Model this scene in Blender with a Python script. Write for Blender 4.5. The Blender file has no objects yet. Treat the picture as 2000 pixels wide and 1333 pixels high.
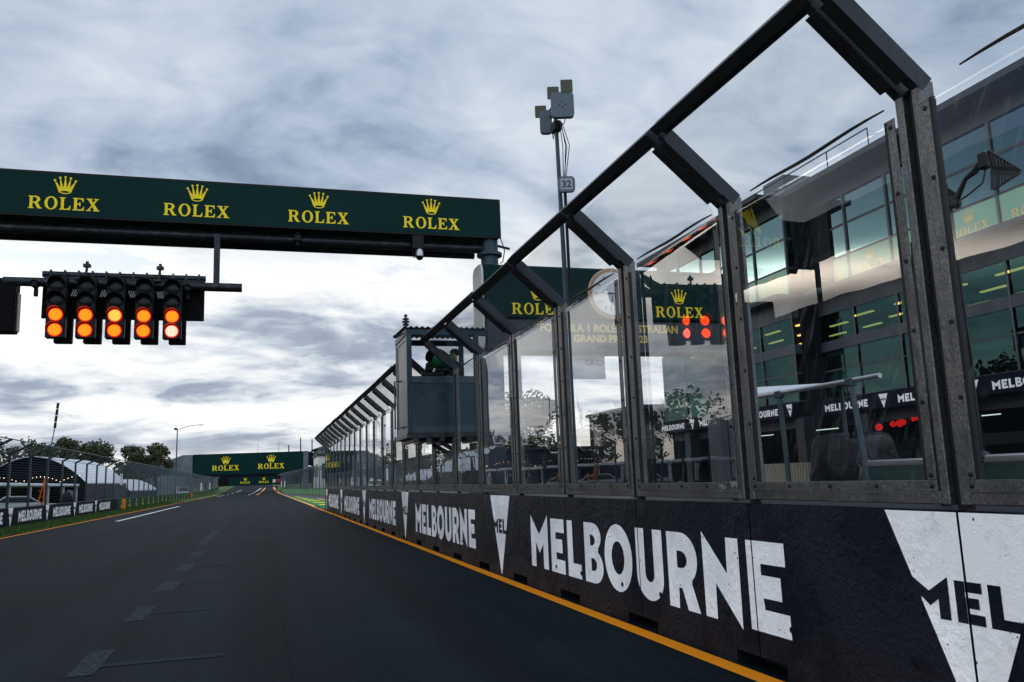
import bpy, math, random
from mathutils import Vector, Matrix
from mathutils.geometry import tessellate_polygon
random.seed(7)
R = math.radians
S = bpy.context.scene
COL = S.collection
# ------------------------------------------------------------------ camera
YAW, PITCH, ROLL, EYE = 0.29566, 0.16272, -0.03704, 1.475
cam = bpy.data.cameras.new("camera"); camo = bpy.data.objects.new("camera", cam); COL.objects.link(camo)
cam.sensor_width = 36; cam.lens = 36 * 1620 / 2000; cam.clip_start = .05; cam.clip_end = 6000
f0 = Vector((math.sin(YAW), math.cos(YAW), 0)); r0 = Vector((math.cos(YAW), -math.sin(YAW), 0)); u0 = Vector((0, 0, 1))
fw = f0 * math.cos(PITCH) + u0 * math.sin(PITCH); up = u0 * math.cos(PITCH) - f0 * math.sin(PITCH)
rt = r0 * math.cos(ROLL) + up * math.sin(ROLL); up = up * math.cos(ROLL) - r0 * math.sin(ROLL)
camo.matrix_world = Matrix(((rt.x, up.x, -fw.x, 0), (rt.y, up.y, -fw.y, 0), (rt.z, up.z, -fw.z, EYE), (0, 0, 0, 1)))
S.camera = camo
S.view_settings.view_transform = 'Standard'; S.view_settings.look = 'None'
S.view_settings.exposure = 0; S.view_settings.gamma = 1
S.cycles.transparent_max_bounces = 48; S.cycles.max_bounces = 10; S.cycles.glossy_bounces = 6

# ------------------------------------------------------------------ node helpers
class NT:
    def __init__(s, nt): s.nt = nt; s.n = nt.nodes; s.l = nt.links
    def node(s, t, **kw):
        n = s.n.new(t)
        for k, v in kw.items(): setattr(n, k, v)
        return n
    def put(s, sock, v):
        if v is None: return
        if hasattr(v, 'is_linked') or hasattr(v, 'links'): s.l.new(v, sock)
        else:
            if isinstance(v, (tuple, list)) and len(v) == 3 and sock.type == 'RGBA': v = (*v, 1)
            sock.default_value = v
    def math(s, op, a, b=None, c=None, clamp=False):
        n = s.node('ShaderNodeMath', operation=op); n.use_clamp = clamp
        s.put(n.inputs[0], a); s.put(n.inputs[1], b); s.put(n.inputs[2], c); return n.outputs[0]
    def vmath(s, op, a, b=None):
        n = s.node('ShaderNodeVectorMath', operation=op); s.put(n.inputs[0], a); s.put(n.inputs[1], b)
        return n.outputs['Value'] if op in ('DOT_PRODUCT', 'LENGTH') else n.outputs[0]
    def mix(s, f, a, b):
        n = s.node('ShaderNodeMix', data_type='RGBA'); s.put(n.inputs[0], f); s.put(n.inputs[6], a); s.put(n.inputs[7], b); return n.outputs[2]
    def noise(s, vec, scale, detail=4, rough=.55, dist=0):
        n = s.node('ShaderNodeTexNoise'); s.put(n.inputs['Vector'], vec); n.inputs['Scale'].default_value = scale
        n.inputs['Detail'].default_value = detail; n.inputs['Roughness'].default_value = rough; n.inputs['Distortion'].default_value = dist
        return n.outputs['Fac']
    def ramp(s, f, stops):
        n = s.node('ShaderNodeValToRGB'); s.put(n.inputs[0], f); e = n.color_ramp.elements
        while len(e) < len(stops): e.new(.5)
        for q, (p, c) in zip(e, stops): q.position = p; q.color = (*c, 1) if isinstance(c, (tuple, list)) else (c, c, c, 1)
        return n.outputs[0]
    def sstep(s, x, a, b):
        n = s.node('ShaderNodeMapRange', interpolation_type='SMOOTHSTEP'); s.put(n.inputs[0], x)
        n.inputs[1].default_value = a; n.inputs[2].default_value = b; return n.outputs[0]
    def comb(s, x, y, z):
        n = s.node('ShaderNodeCombineXYZ'); s.put(n.inputs[0], x); s.put(n.inputs[1], y); s.put(n.inputs[2], z); return n.outputs[0]
    def sep(s, v):
        n = s.node('ShaderNodeSeparateXYZ'); s.put(n.inputs[0], v); return n.outputs

# ------------------------------------------------------------------ sky and sun
SUN_AZ, SUN_EL = R(-70), R(14)
W = bpy.data.worlds.new("World"); S.world = W; W.use_nodes = True
t = NT(W.node_tree); t.n.clear()
out = t.node('ShaderNodeOutputWorld'); bg = t.node('ShaderNodeBackground'); t.l.new(bg.outputs[0], out.inputs[0])
sky = t.node('ShaderNodeTexSky', sky_type='NISHITA'); sky.sun_disc = False; sky.sun_elevation = SUN_EL; sky.sun_rotation = SUN_AZ
sky.altitude = 20; sky.dust_density = 1.5
d = t.vmath('NORMALIZE', t.node('ShaderNodeTexCoord').outputs['Generated'])
dx, dy, dz = t.sep(d)
zc = t.math('MAXIMUM', dz, 0.0)
k = t.math('DIVIDE', 1.0, t.math('ADD', zc, 0.21))
pv = t.comb(t.math('MULTIPLY', dx, t.math('MULTIPLY', k, .95)), t.math('MULTIPLY', dy, t.math('MULTIPLY', k, 1.2)), 3.7)
# cloud decks projected on a layer overhead
big = t.noise(pv, 0.75, 3, .5, .2)
fine = t.noise(t.vmath('ADD', pv, (5.3, 1.7, 0)), 2.3, 9, .54, .5)
fine2 = t.noise(t.vmath('ADD', pv, (1.3, 9.7, 4)), 6.0, 8, .56, .8)
dens = t.math('ADD', t.math('MULTIPLY', big, .36), t.math('ADD', t.math('MULTIPLY', fine, .44), t.math('MULTIPLY', fine2, .20)))
dens = t.math('ADD', t.math('MULTIPLY', t.math('SUBTRACT', dens, .5), 1.12), .5)
def blob(az, el, wa, we, amt):           # a heavier (+) or thinner (-) bank of cloud in one part of the sky
    a = t.math('ARCTAN2', dx, dy); e = t.math('ARCSINE', dz)
    qa = t.math('DIVIDE', t.math('SUBTRACT', a, R(az)), R(wa)); qe = t.math('DIVIDE', t.math('SUBTRACT', e, R(el)), R(we))
    q = t.math('ADD', t.math('MULTIPLY', qa, qa), t.math('MULTIPLY', qe, qe))
    return t.math('MULTIPLY', t.math('POWER', 2.718, t.math('MULTIPLY', q, -1)), amt)
for args in [(6, 22, 11, 3.2, .055), (3, 27, 7, 3, .04), (-9, 24, 9, 7, -.045), (16, 27, 7, 5, -.04), (0, 11.0, 6, 1.6, .11), (-6, 6.6, 11, 1.0, .10), (7, 8.2, 9, 1.5, .11),
            (-8, 14.2, 12, 2.2, -.14), (9, 14.2, 7, 2.0, -.12), (0, 4.6, 14, 1.0, -.11), (24, 20, 8, 5, -.05), (20, 35, 10, 4, -.05), (-8, 31, 8, 4, -.04), (-12, 2.6, 14, .6, .05),
            (35, 25, 10, 6, -.03), (-32, 12.3, 20, 1.7, -.16), (-43, 21, 16, 7, .30), (-42, 33, 14, 8, .12), (-85, 25, 26, 24, -.14), (-3, 37, 9, 5, -.06)]:
    dens = t.math('ADD', dens, blob(*args))
cloud = t.ramp(dens, [(.36, (.74, .80, .87)), (.44, (.58, .66, .77)), (.52, (.43, .52, .65)), (.60, (.26, .335, .465)), (.72, (.15, .20, .32))])
low = t.sstep(dz, .36, .20)
cloud_low = t.ramp(dens, [(.40, (1.12, 1.13, 1.12)), (.485, (.96, .98, .99)), (.535, (.70, .755, .82)), (.59, (.40, .465, .57)), (.72, (.20, .25, .35))])
cl = t.mix(low, cloud, cloud_low)
sd = Vector((math.sin(SUN_AZ) * math.cos(SUN_EL), math.cos(SUN_AZ) * math.cos(SUN_EL), math.sin(SUN_EL)))
glow = t.math('POWER', t.math('MAXIMUM', t.vmath('DOT_PRODUCT', d, (-.61, .78, .155)), 0), 60)
cl = t.mix(t.math('MULTIPLY', glow, .34, clamp=True), cl, (1.3, 1.25, 1.16))
back = t.sstep(dy, .58, .22)                      # sky to the sides and behind, brightened as added fill light
peach = t.math('MULTIPLY', t.math('MULTIPLY', t.sstep(dz, .15, .03), t.sstep(t.math('ARCTAN2', dx, dy), R(-15), R(-24))), t.sstep(dens, .6, .42))
cl = t.mix(t.math('MULTIPLY', peach, .8), cl, (2.2, 1.82, 1.45))
slit = t.math('MULTIPLY', blob(-36, 12.4, 14, 1.0, 1.0), t.sstep(t.noise(pv, 3.0, 4), .25, .5))      # the low sun breaking through one slit in the cloud
cl = t.mix(t.math('MINIMUM', slit, 1.0), cl, (7.0, 6.1, 5.1))
cl = t.mix(back, cl, t.mix(.8, cl, (1.05, 1.18, 1.36)))
hz = t.sstep(dz, .075, 0.0)
cl = t.mix(t.math('MULTIPLY', hz, .5), cl, (.93, .90, .84))
gap = t.sstep(dens, .385, .34)
lp = t.mix(t.math('MULTIPLY', gap, .35), t.vmath('MULTIPLY', cl, (10, 10, 10)), t.vmath('MULTIPLY', sky.outputs[0], (2.2, 2.2, 2.2)))
t.l.new(lp, bg.inputs[0]); bg.inputs[1].default_value = 0.1
sun = bpy.data.lights.new("sun", 'SUN'); suno = bpy.data.objects.new("sun", sun); COL.objects.link(suno)
sun.energy = .7; sun.angle = R(28); sun.color = (1, .96, .91)
suno.rotation_euler = (-sd).to_track_quat('-Z', 'Y').to_euler()

# ------------------------------------------------------------------ materials
M = {}
def mat(name, col, rough=.6, metal=0, var=None, bump=None, spec=.25, coat=0, rvar=None):
    m = bpy.data.materials.new(name); m.use_nodes = True; t = NT(m.node_tree)
    b = t.n['Principled BSDF']; pos = t.node('ShaderNodeNewGeometry').outputs['Position']
    t.put(b.inputs['Base Color'], col); b.inputs['Roughness'].default_value = rough; b.inputs['Metallic'].default_value = metal
    b.inputs['Specular IOR Level'].default_value = spec; b.inputs['Coat Weight'].default_value = coat
    if var:                                # (scale, colour2, low, high)
        nz = t.noise(pos, var[0], 6, .62); t.put(b.inputs['Base Color'], t.mix(t.sstep(nz, var[2], var[3]), col, var[1]))
    if rvar:
        nz = t.noise(pos, rvar[0], 4); t.put(b.inputs['Roughness'], t.math('ADD', rough, t.math('MULTIPLY', t.math('SUBTRACT', nz, .5), rvar[1])))
    if bump:
        h = t.noise(pos, bump[0], 5, .6); bp = t.node('ShaderNodeBump'); bp.inputs['Strength'].default_value = bump[1]; bp.inputs['Distance'].default_value = bump[2] if len(bump) > 2 else .02
        t.put(bp.inputs['Height'], h); t.l.new(bp.outputs[0], b.inputs['Normal'])
    M[name] = m; return m
def emit(name, col, st):
    m = bpy.data.materials.new(name); m.use_nodes = True; t = NT(m.node_tree); t.n.clear()
    o = t.node('ShaderNodeOutputMaterial'); e = t.node('ShaderNodeEmission'); t.put(e.inputs[0], col); e.inputs[1].default_value = st
    t.l.new(e.outputs[0], o.inputs[0]); M[name] = m; return m
def concrete(name, col, pit):
    # rough cast concrete under thick paint: lumps, air holes, a few scuffs
    m = bpy.data.materials.new(name); m.use_nodes = True; t = NT(m.node_tree); b = t.n['Principled BSDF']
    pos = t.node('ShaderNodeNewGeometry').outputs['Position']
    lumps = t.noise(pos, 24, 6, .62); fineb = t.noise(pos, 70, 4, .6); patch = t.noise(pos, 1.6, 4, .6)
    v = t.node('ShaderNodeTexVoronoi'); t.put(v.inputs['Vector'], pos); v.inputs['Scale'].default_value = 22
    pn = t.noise(pos, 7, 2); rad = t.math('MULTIPLY', t.sstep(pn, .5, .68), .2)
    hole = t.math('LESS_THAN', v.outputs['Distance'], rad)
    c = t.mix(t.sstep(patch, .42, .66), col, tuple(x * 1.25 + .004 for x in col))
    c = t.mix(t.math('MULTIPLY', t.sstep(fineb, .62, .74), .22 if pit < .5 else .12), c, tuple(min(1, x * .6 + .02) for x in col))
    c = t.mix(t.math('MULTIPLY', hole, pit), c, (.03, .033, .04))
    grime = t.math('MULTIPLY', t.sstep(t.noise(pos, 4, 6, .7), .56, .70), .3)
    c = t.mix(grime, c, tuple(x * .45 + .012 for x in col))
    t.put(b.inputs['Base Color'], c); b.inputs['Specular IOR Level'].default_value = .15
    t.put(b.inputs['Roughness'], t.math('ADD', .34, t.math('MULTIPLY', patch, .2)))
    h = t.math('ADD', t.math('MULTIPLY', lumps, t.math('ADD', .35, t.math('MULTIPLY', t.sstep(patch, .40, .60), 1.3))), t.math('MULTIPLY', fineb, .35))
    h = t.math('SUBTRACT', h, t.math('MULTIPLY', hole, .6))
    bp = t.node('ShaderNodeBump'); bp.inputs['Strength'].default_value = .9; bp.inputs['Distance'].default_value = .014
    t.put(bp.inputs['Height'], h); t.l.new(bp.outputs[0], b.inputs['Normal']); M[name] = m
concrete('navy_concrete', (.0010, .0040, .0105), .3)
concrete('white_concrete', (.84, .87, .90), .9)
mat('navy_paint', (.0035, .0055, .013), .6, bump=(30, .2), spec=.04)
mat('white_paint', (.82, .84, .86), .5)
def asphalt():
    m = bpy.data.materials.new('asphalt'); m.use_nodes = True; t = NT(m.node_tree); b = t.n['Principled BSDF']
    pos = t.node('ShaderNodeNewGeometry').outputs['Position']; X, Y, Z = t.sep(pos)
    fine = t.noise(pos, 75, 4, .8); med = t.noise(pos, 14, 5, .65)
    lane = t.noise(t.comb(t.math('MULTIPLY', X, 1.1), t.math('MULTIPLY', Y, .035), 0), 1, 5, .6)
    patch = t.noise(pos, .32, 5, .6)
    f = t.math('ADD', t.math('MULTIPLY', lane, .5), t.math('MULTIPLY', patch, .5))
    c = t.mix(t.sstep(f, .36, .66), (.0020, .0060, .0084), (.0105, .0178, .0225))
    c = t.mix(t.math('MULTIPLY', t.sstep(fine, .53, .72), .5), c, (.042, .052, .058))
    c = t.mix(t.math('MULTIPLY', t.sstep(fine, .46, .30), .7), c, (.003, .0045, .006))
    c = t.mix(t.math('MULTIPLY', t.sstep(med, .50, .72), .5), c, (.002, .004, .0055)); c = t.mix(t.math('MULTIPLY', t.sstep(med, .46, .30), .35), c, (.020, .027, .032))
    # dried scuffs of chalk and rubber drawn out along the lane
    sc = t.noise(t.comb(t.math('MULTIPLY', X, 9), t.math('MULTIPLY', Y, .6), 2), 1, 3, .7)
    c = t.mix(t.math('MULTIPLY', t.sstep(sc, .66, .8), .12), c, (.08, .085, .09))
    tr_ = t.math('ABSOLUTE', t.math('SUBTRACT', t.math('ABSOLUTE', t.math('SUBTRACT', X, t.math('ADD', .5, t.math('MULTIPLY', t.noise(t.comb(0, t.math('MULTIPLY', Y, .03), 0), 1, 2), 1.2)))), .85))
    c = t.mix(t.math('MULTIPLY', t.math('MULTIPLY', t.sstep(tr_, .42, .05), t.sstep(lane, .3, .6)), .55), c, (.004, .005, .006))
    seam = t.math('LESS_THAN', t.math('ABSOLUTE', t.math('ADD', t.math('SUBTRACT', t.math('MODULO', t.math('ADD', X, 22.3), 4.1), 2.05), t.math('MULTIPLY', t.math('SUBTRACT', med, .5), .05))), .012)
    c = t.mix(t.math('MULTIPLY', seam, .6), c, (.003, .0035, .004))
    t.put(b.inputs['Base Color'], c); t.put(b.inputs['Roughness'], t.math('ADD', .58, t.math('MULTIPLY', patch, .2)))
    b.inputs['Specular IOR Level'].default_value = .03
    bp = t.node('ShaderNodeBump'); bp.inputs['Strength'].default_value = .5; bp.inputs['Distance'].default_value = .006
    t.put(bp.inputs['Height'], t.math('ADD', fine, t.math('MULTIPLY', med, .8))); t.l.new(bp.outputs[0], b.inputs['Normal']); M['asphalt'] = m
asphalt()
mat('pit_asphalt', (.05, .052, .055), .6, var=(2, (.035, .037, .04), .4, .65), bump=(60, .3, .006))
def worn(name, col, lo, hi, scale=9, base=(.035, .038, .042), stretch=1.0):
    m = mat(name, col, .7, spec=.04); t = NT(m.node_tree); b = t.n['Principled BSDF']; pos = t.node('ShaderNodeNewGeometry').outputs['Position']
    X, Y, Z = t.sep(pos); n = t.noise(t.comb(X, t.math('MULTIPLY', Y, stretch), Z), scale, 7, .75); t.put(b.inputs['Base Color'], t.mix(t.sstep(n, lo, hi), base, col))
    bp = t.node('ShaderNodeBump'); bp.inputs['Strength'].default_value = .4; bp.inputs['Distance'].default_value = .006
    t.put(bp.inputs['Height'], t.noise(pos, 120, 3, .7)); t.l.new(bp.outputs[0], b.inputs['Normal'])
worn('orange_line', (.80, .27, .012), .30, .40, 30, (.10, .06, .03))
worn('white_line', (.62, .63, .63), .30, .44, 18)
worn('faded_line', (.048, .058, .066), .42, .70, 26, (.010, .0165, .021), .5)
worn('ghost_line', (.026, .034, .040), .42, .72, 26, (.0105, .017, .0215), .8)
worn('green_paint', (.012, .20, .085), .28, .42, 6)
worn('yellow_paint', (.75, .58, .03), .3, .42, 8)
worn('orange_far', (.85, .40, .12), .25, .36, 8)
mat('grass', (.030, .075, .014), .85, var=(1.2, (.055, .105, .022), .35, .65), bump=(40, .8, .03))
mat('grass_dark', (.020, .058, .012), .85, var=(6, (.045, .09, .02), .35, .65))
def galv(name, base, hi, rough):
    m = bpy.data.materials.new(name); m.use_nodes = True; t = NT(m.node_tree); b = t.n['Principled BSDF']
    pos = t.node('ShaderNodeNewGeometry').outputs['Position']
    X, Y, Z = t.sep(pos)
    n1 = t.noise(pos, 60, 5, .75, 1.2); n2 = t.noise(t.comb(t.math('MULTIPLY', X, 30), t.math('MULTIPLY', Y, 30), t.math('MULTIPLY', Z, 4)), 1, 5, .7)
    n3 = t.noise(pos, 2.3, 4, .6)
    c = t.mix(t.sstep(n1, .42, .68), base, hi)
    c = t.mix(t.math('MULTIPLY', t.sstep(n2, .52, .72), .6), c, tuple(x * .35 for x in base))
    c = t.mix(t.math('MULTIPLY', t.sstep(n3, .45, .65), .45), c, tuple(x * .45 for x in base))
    t.put(b.inputs['Base Color'], c); b.inputs['Metallic'].default_value = .75
    t.put(b.inputs['Roughness'], t.math('ADD', rough, t.math('MULTIPLY', n1, .25)))
    bp = t.node('ShaderNodeBump'); bp.inputs['Strength'].default_value = .25; bp.inputs['Distance'].default_value = .004
    t.put(bp.inputs['Height'], n1); t.l.new(bp.outputs[0], b.inputs['Normal']); M[name] = m
galv('galvanised', (.085, .092, .10), (.23, .23, .225), .28)
galv('dark_galvanised', (.028, .034, .04), (.05, .058, .066), .36)
galv('cage_metal', (.020, .040, .054), (.045, .072, .09), .30)
galv('cage_rib', (.035, .058, .072), (.065, .095, .115), .30)
mat('dark_steel', (.022, .027, .034), .38, .6, var=(6, (.05, .055, .062), .45, .7))
mat('post_steel', (.04, .065, .08), .45, .4, var=(5, (.025, .042, .052), .4, .7))
mat('wire', (.075, .105, .125), .5, .3)
mat('bolt', (.018, .018, .02), .4, .6)
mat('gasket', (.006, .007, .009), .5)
mat('green_board', (.0010, .022, .021), .45, var=(.5, (.0012, .026, .025), .4, .6), spec=.08)
mat('green_wrap', (.0010, .022, .022), .5, spec=.08)
mat('gold', (.95, .72, .006), .5)
mat('gold_soft', (.60, .44, .13), .5)
mat('black_plastic', (.004, .005, .007), .45, spec=.2)
mat('black_shroud', (.003, .003, .004), .7, spec=.1)
mat('dark_lens', (.010, .011, .013), .3)
mat('alu', (.45, .46, .48), .3, .85)
mat('concrete_grey', (.16, .17, .18), .7, var=(1.5, (.11, .12, .13), .4, .65))
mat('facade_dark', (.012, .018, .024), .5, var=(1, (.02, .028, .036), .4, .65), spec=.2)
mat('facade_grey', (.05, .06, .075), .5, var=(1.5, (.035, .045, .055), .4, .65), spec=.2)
mat('blind', (.10, .20, .20), .7)
mat('mullion', (.05, .06, .07), .4, .4)
mat('interior', (.006, .02, .022), .8, spec=.1)
mat('interior_teal', (.02, .13, .13), .7, var=(2, (.01, .06, .065), .4, .6))
mat('green_glass_sign', (.16, .34, .235), .25, spec=.3)
mat('tent_white', (.62, .65, .70), .6, var=(2, (.48, .52, .58), .4, .7))
mat('tent_dark', (.006, .008, .012), .8, spec=.1)
mat('grey_clad', (.13, .155, .185), .5, var=(.6, (.09, .11, .135), .4, .65))
mat('tarp', (.006, .0080, .011), .5, bump=(14, .5, .04), var=(3, (.010, .012, .015), .4, .65), spec=.16)
mat('case_panel', (.022, .042, .042), .35, var=(2, (.03, .055, .05), .4, .6))
mat('picket', (.30, .28, .22), .6)
mat('silver_paint', (.50, .53, .57), .35, 0, coat=.4)
mat('van_white', (.6, .62, .64), .35, coat=.4)
mat('car_glass', (.012, .016, .02), .06)
mat('tyre', (.012, .012, .013), .8)
mat('orange_plastic', (.85, .20, .01), .45)
mat('skin', (.42, .25, .17), .55)
mat('cloth_dark', (.012, .013, .017), .8, bump=(18, .4, .02))
mat('cloth_grey', (.12, .125, .14), .8, bump=(18, .4, .02))
mat('hair', (.012, .009, .007), .6)
mat('green_cover', (.008, .11, .045), .45, bump=(6, .4, .05), var=(3, (.006, .07, .03), .4, .6))
mat('bark', (.055, .042, .032), .9, bump=(14, .6))
mat('leaf_a', (.022, .034, .012), .6, var=(.7, (.045, .05, .018), .4, .65))
mat('leaf_b', (.034, .042, .016), .6, var=(.9, (.06, .055, .022), .4, .65))
mat('clock_face', (.72, .74, .76), .4)
mat('clock_ring', (.55, .38, .26), .4)
mat('ring_dark', (.03, .04, .045), .5)
mat('antenna_olive', (.075, .078, .05), .5)
mat('antenna_grey', (.10, .13, .16), .5)
mat('display_face', (.30, .34, .40), .4)
mat('stripe_white', (.7, .71, .72), .4)
mat('far_green', (.03, .16, .075), .6, var=(1, (.05, .2, .1), .4, .6))
mat('tyre_green', (.004, .052, .032), .6, spec=.05)
mat('roof_sheet', (.33, .32, .30), .5, var=(2, (.24, .235, .22), .4, .65))
mat('building_white', (.55, .56, .57), .6)
mat('teal_glass', (.02, .15, .13), .12, spec=.8)
mat('red_cloth', (.20, .025, .025), .6)
emit('lamp_amber', (1.0, .062, .003), 6)
emit('lamp_amber_b', (1.0, .095, .015), 7)
emit('lamp_hot', (1.0, .12, .085), 7.2)
emit('lamp_red', (1, .02, .02), .45)
emit('bulb_warm', (1, .72, .45), 4)
emit('tube_light', (1.0, .60, .16), 1.7)
emit('tube_cool', (.75, .95, .9), .9)
emit('window_warm', (1, .75, .35), .45)
def rim_halo():
    m = mat('lens_rim', (.20, .006, .006), .4); b = m.node_tree.nodes['Principled BSDF']
    b.inputs['Emission Color'].default_value = (1, .02, .008, 1); b.inputs['Emission Strength'].default_value = .75  # emission put on the rim for the red halo round lit lamps
rim_halo()
def glass(name, tint, ior, dirt, wav, wscale, gcol=(.97, .97, .97), fmin=0):
    m = bpy.data.materials.new(name); m.use_nodes = True; t = NT(m.node_tree); t.n.clear()
    o = t.node('ShaderNodeOutputMaterial'); geo = t.node('ShaderNodeNewGeometry'); pos = geo.outputs['Position']
    tr = t.node('ShaderNodeBsdfTransparent'); t.put(tr.inputs[0], tint); clear = t.node('ShaderNodeBsdfTransparent')
    gl = t.node('ShaderNodeBsdfGlossy'); gl.inputs['Roughness'].default_value = 0.004; t.put(gl.inputs[0], gcol)
    bp = t.node('ShaderNodeBump'); bp.inputs['Strength'].default_value = wav; bp.inputs['Distance'].default_value = .05
    X, Y, Z = t.sep(pos)
    w = t.noise(t.comb(X, Y, t.math('MULTIPLY', Z, .55)), wscale, 2, .45); t.put(bp.inputs['Height'], w); t.l.new(bp.outputs[0], gl.inputs['Normal'])
    fr = t.node('ShaderNodeFresnel'); fr.inputs[0].default_value = ior
    Fr = t.math('DIVIDE', t.math('MULTIPLY', fr.outputs[0], 2), t.math('ADD', 1, fr.outputs[0]))
    if fmin: Fr = t.math('MAXIMUM', Fr, fmin)
    mx = t.node('ShaderNodeMixShader'); t.l.new(Fr, mx.inputs[0]); t.l.new(tr.outputs[0], mx.inputs[1]); t.l.new(gl.outputs[0], mx.inputs[2])
    sh = mx.outputs[0]
    if dirt:
        df = t.node('ShaderNodeBsdfDiffuse'); t.put(df.inputs[0], (.50, .52, .54))
        s1 = t.noise(t.comb(t.math('MULTIPLY', X, 10), t.math('ADD', t.math('MULTIPLY', Y, 14), t.math('MULTIPLY', Z, 7)), t.math('MULTIPLY', Z, 2.2)), 1, 7, .75, 1.2)
        s2 = t.noise(pos, .9, 2); s3 = t.noise(t.comb(0, t.math('MULTIPLY', Y, 60), t.math('MULTIPLY', Z, 2)), 1, 4, .7)
        f = t.math('MULTIPLY', t.math('MULTIPLY', t.sstep(s1, .50, .74), t.sstep(s2, .46, .62)), dirt)
        f = t.math('ADD', f, t.math('MULTIPLY', t.sstep(s3, .6, .8), dirt * .18)); f = t.math('ADD', f, .002)
        m2 = t.node('ShaderNodeMixShader'); t.l.new(f, m2.inputs[0]); t.l.new(sh, m2.inputs[1]); t.l.new(df.outputs[0], m2.inputs[2]); sh = m2.outputs[0]
    m3 = t.node('ShaderNodeMixShader'); t.l.new(geo.outputs['Backfacing'], m3.inputs[0]); t.l.new(sh, m3.inputs[1]); t.l.new(clear.outputs[0], m3.inputs[2])
    t.l.new(m3.outputs[0], o.inputs[0]); M[name] = m
glass('pane', (.97, .985, .985), 1.5, .12, .07, 1.0)
glass('tint_glass', (.08, .26, .27), 1.35, 0, .03, .6, (.42, .69, .71), .46)
glass('lower_glass', (.16, .32, .33), 1.22, 0, .03, .6, (.22, .50, .52), .10)

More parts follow.
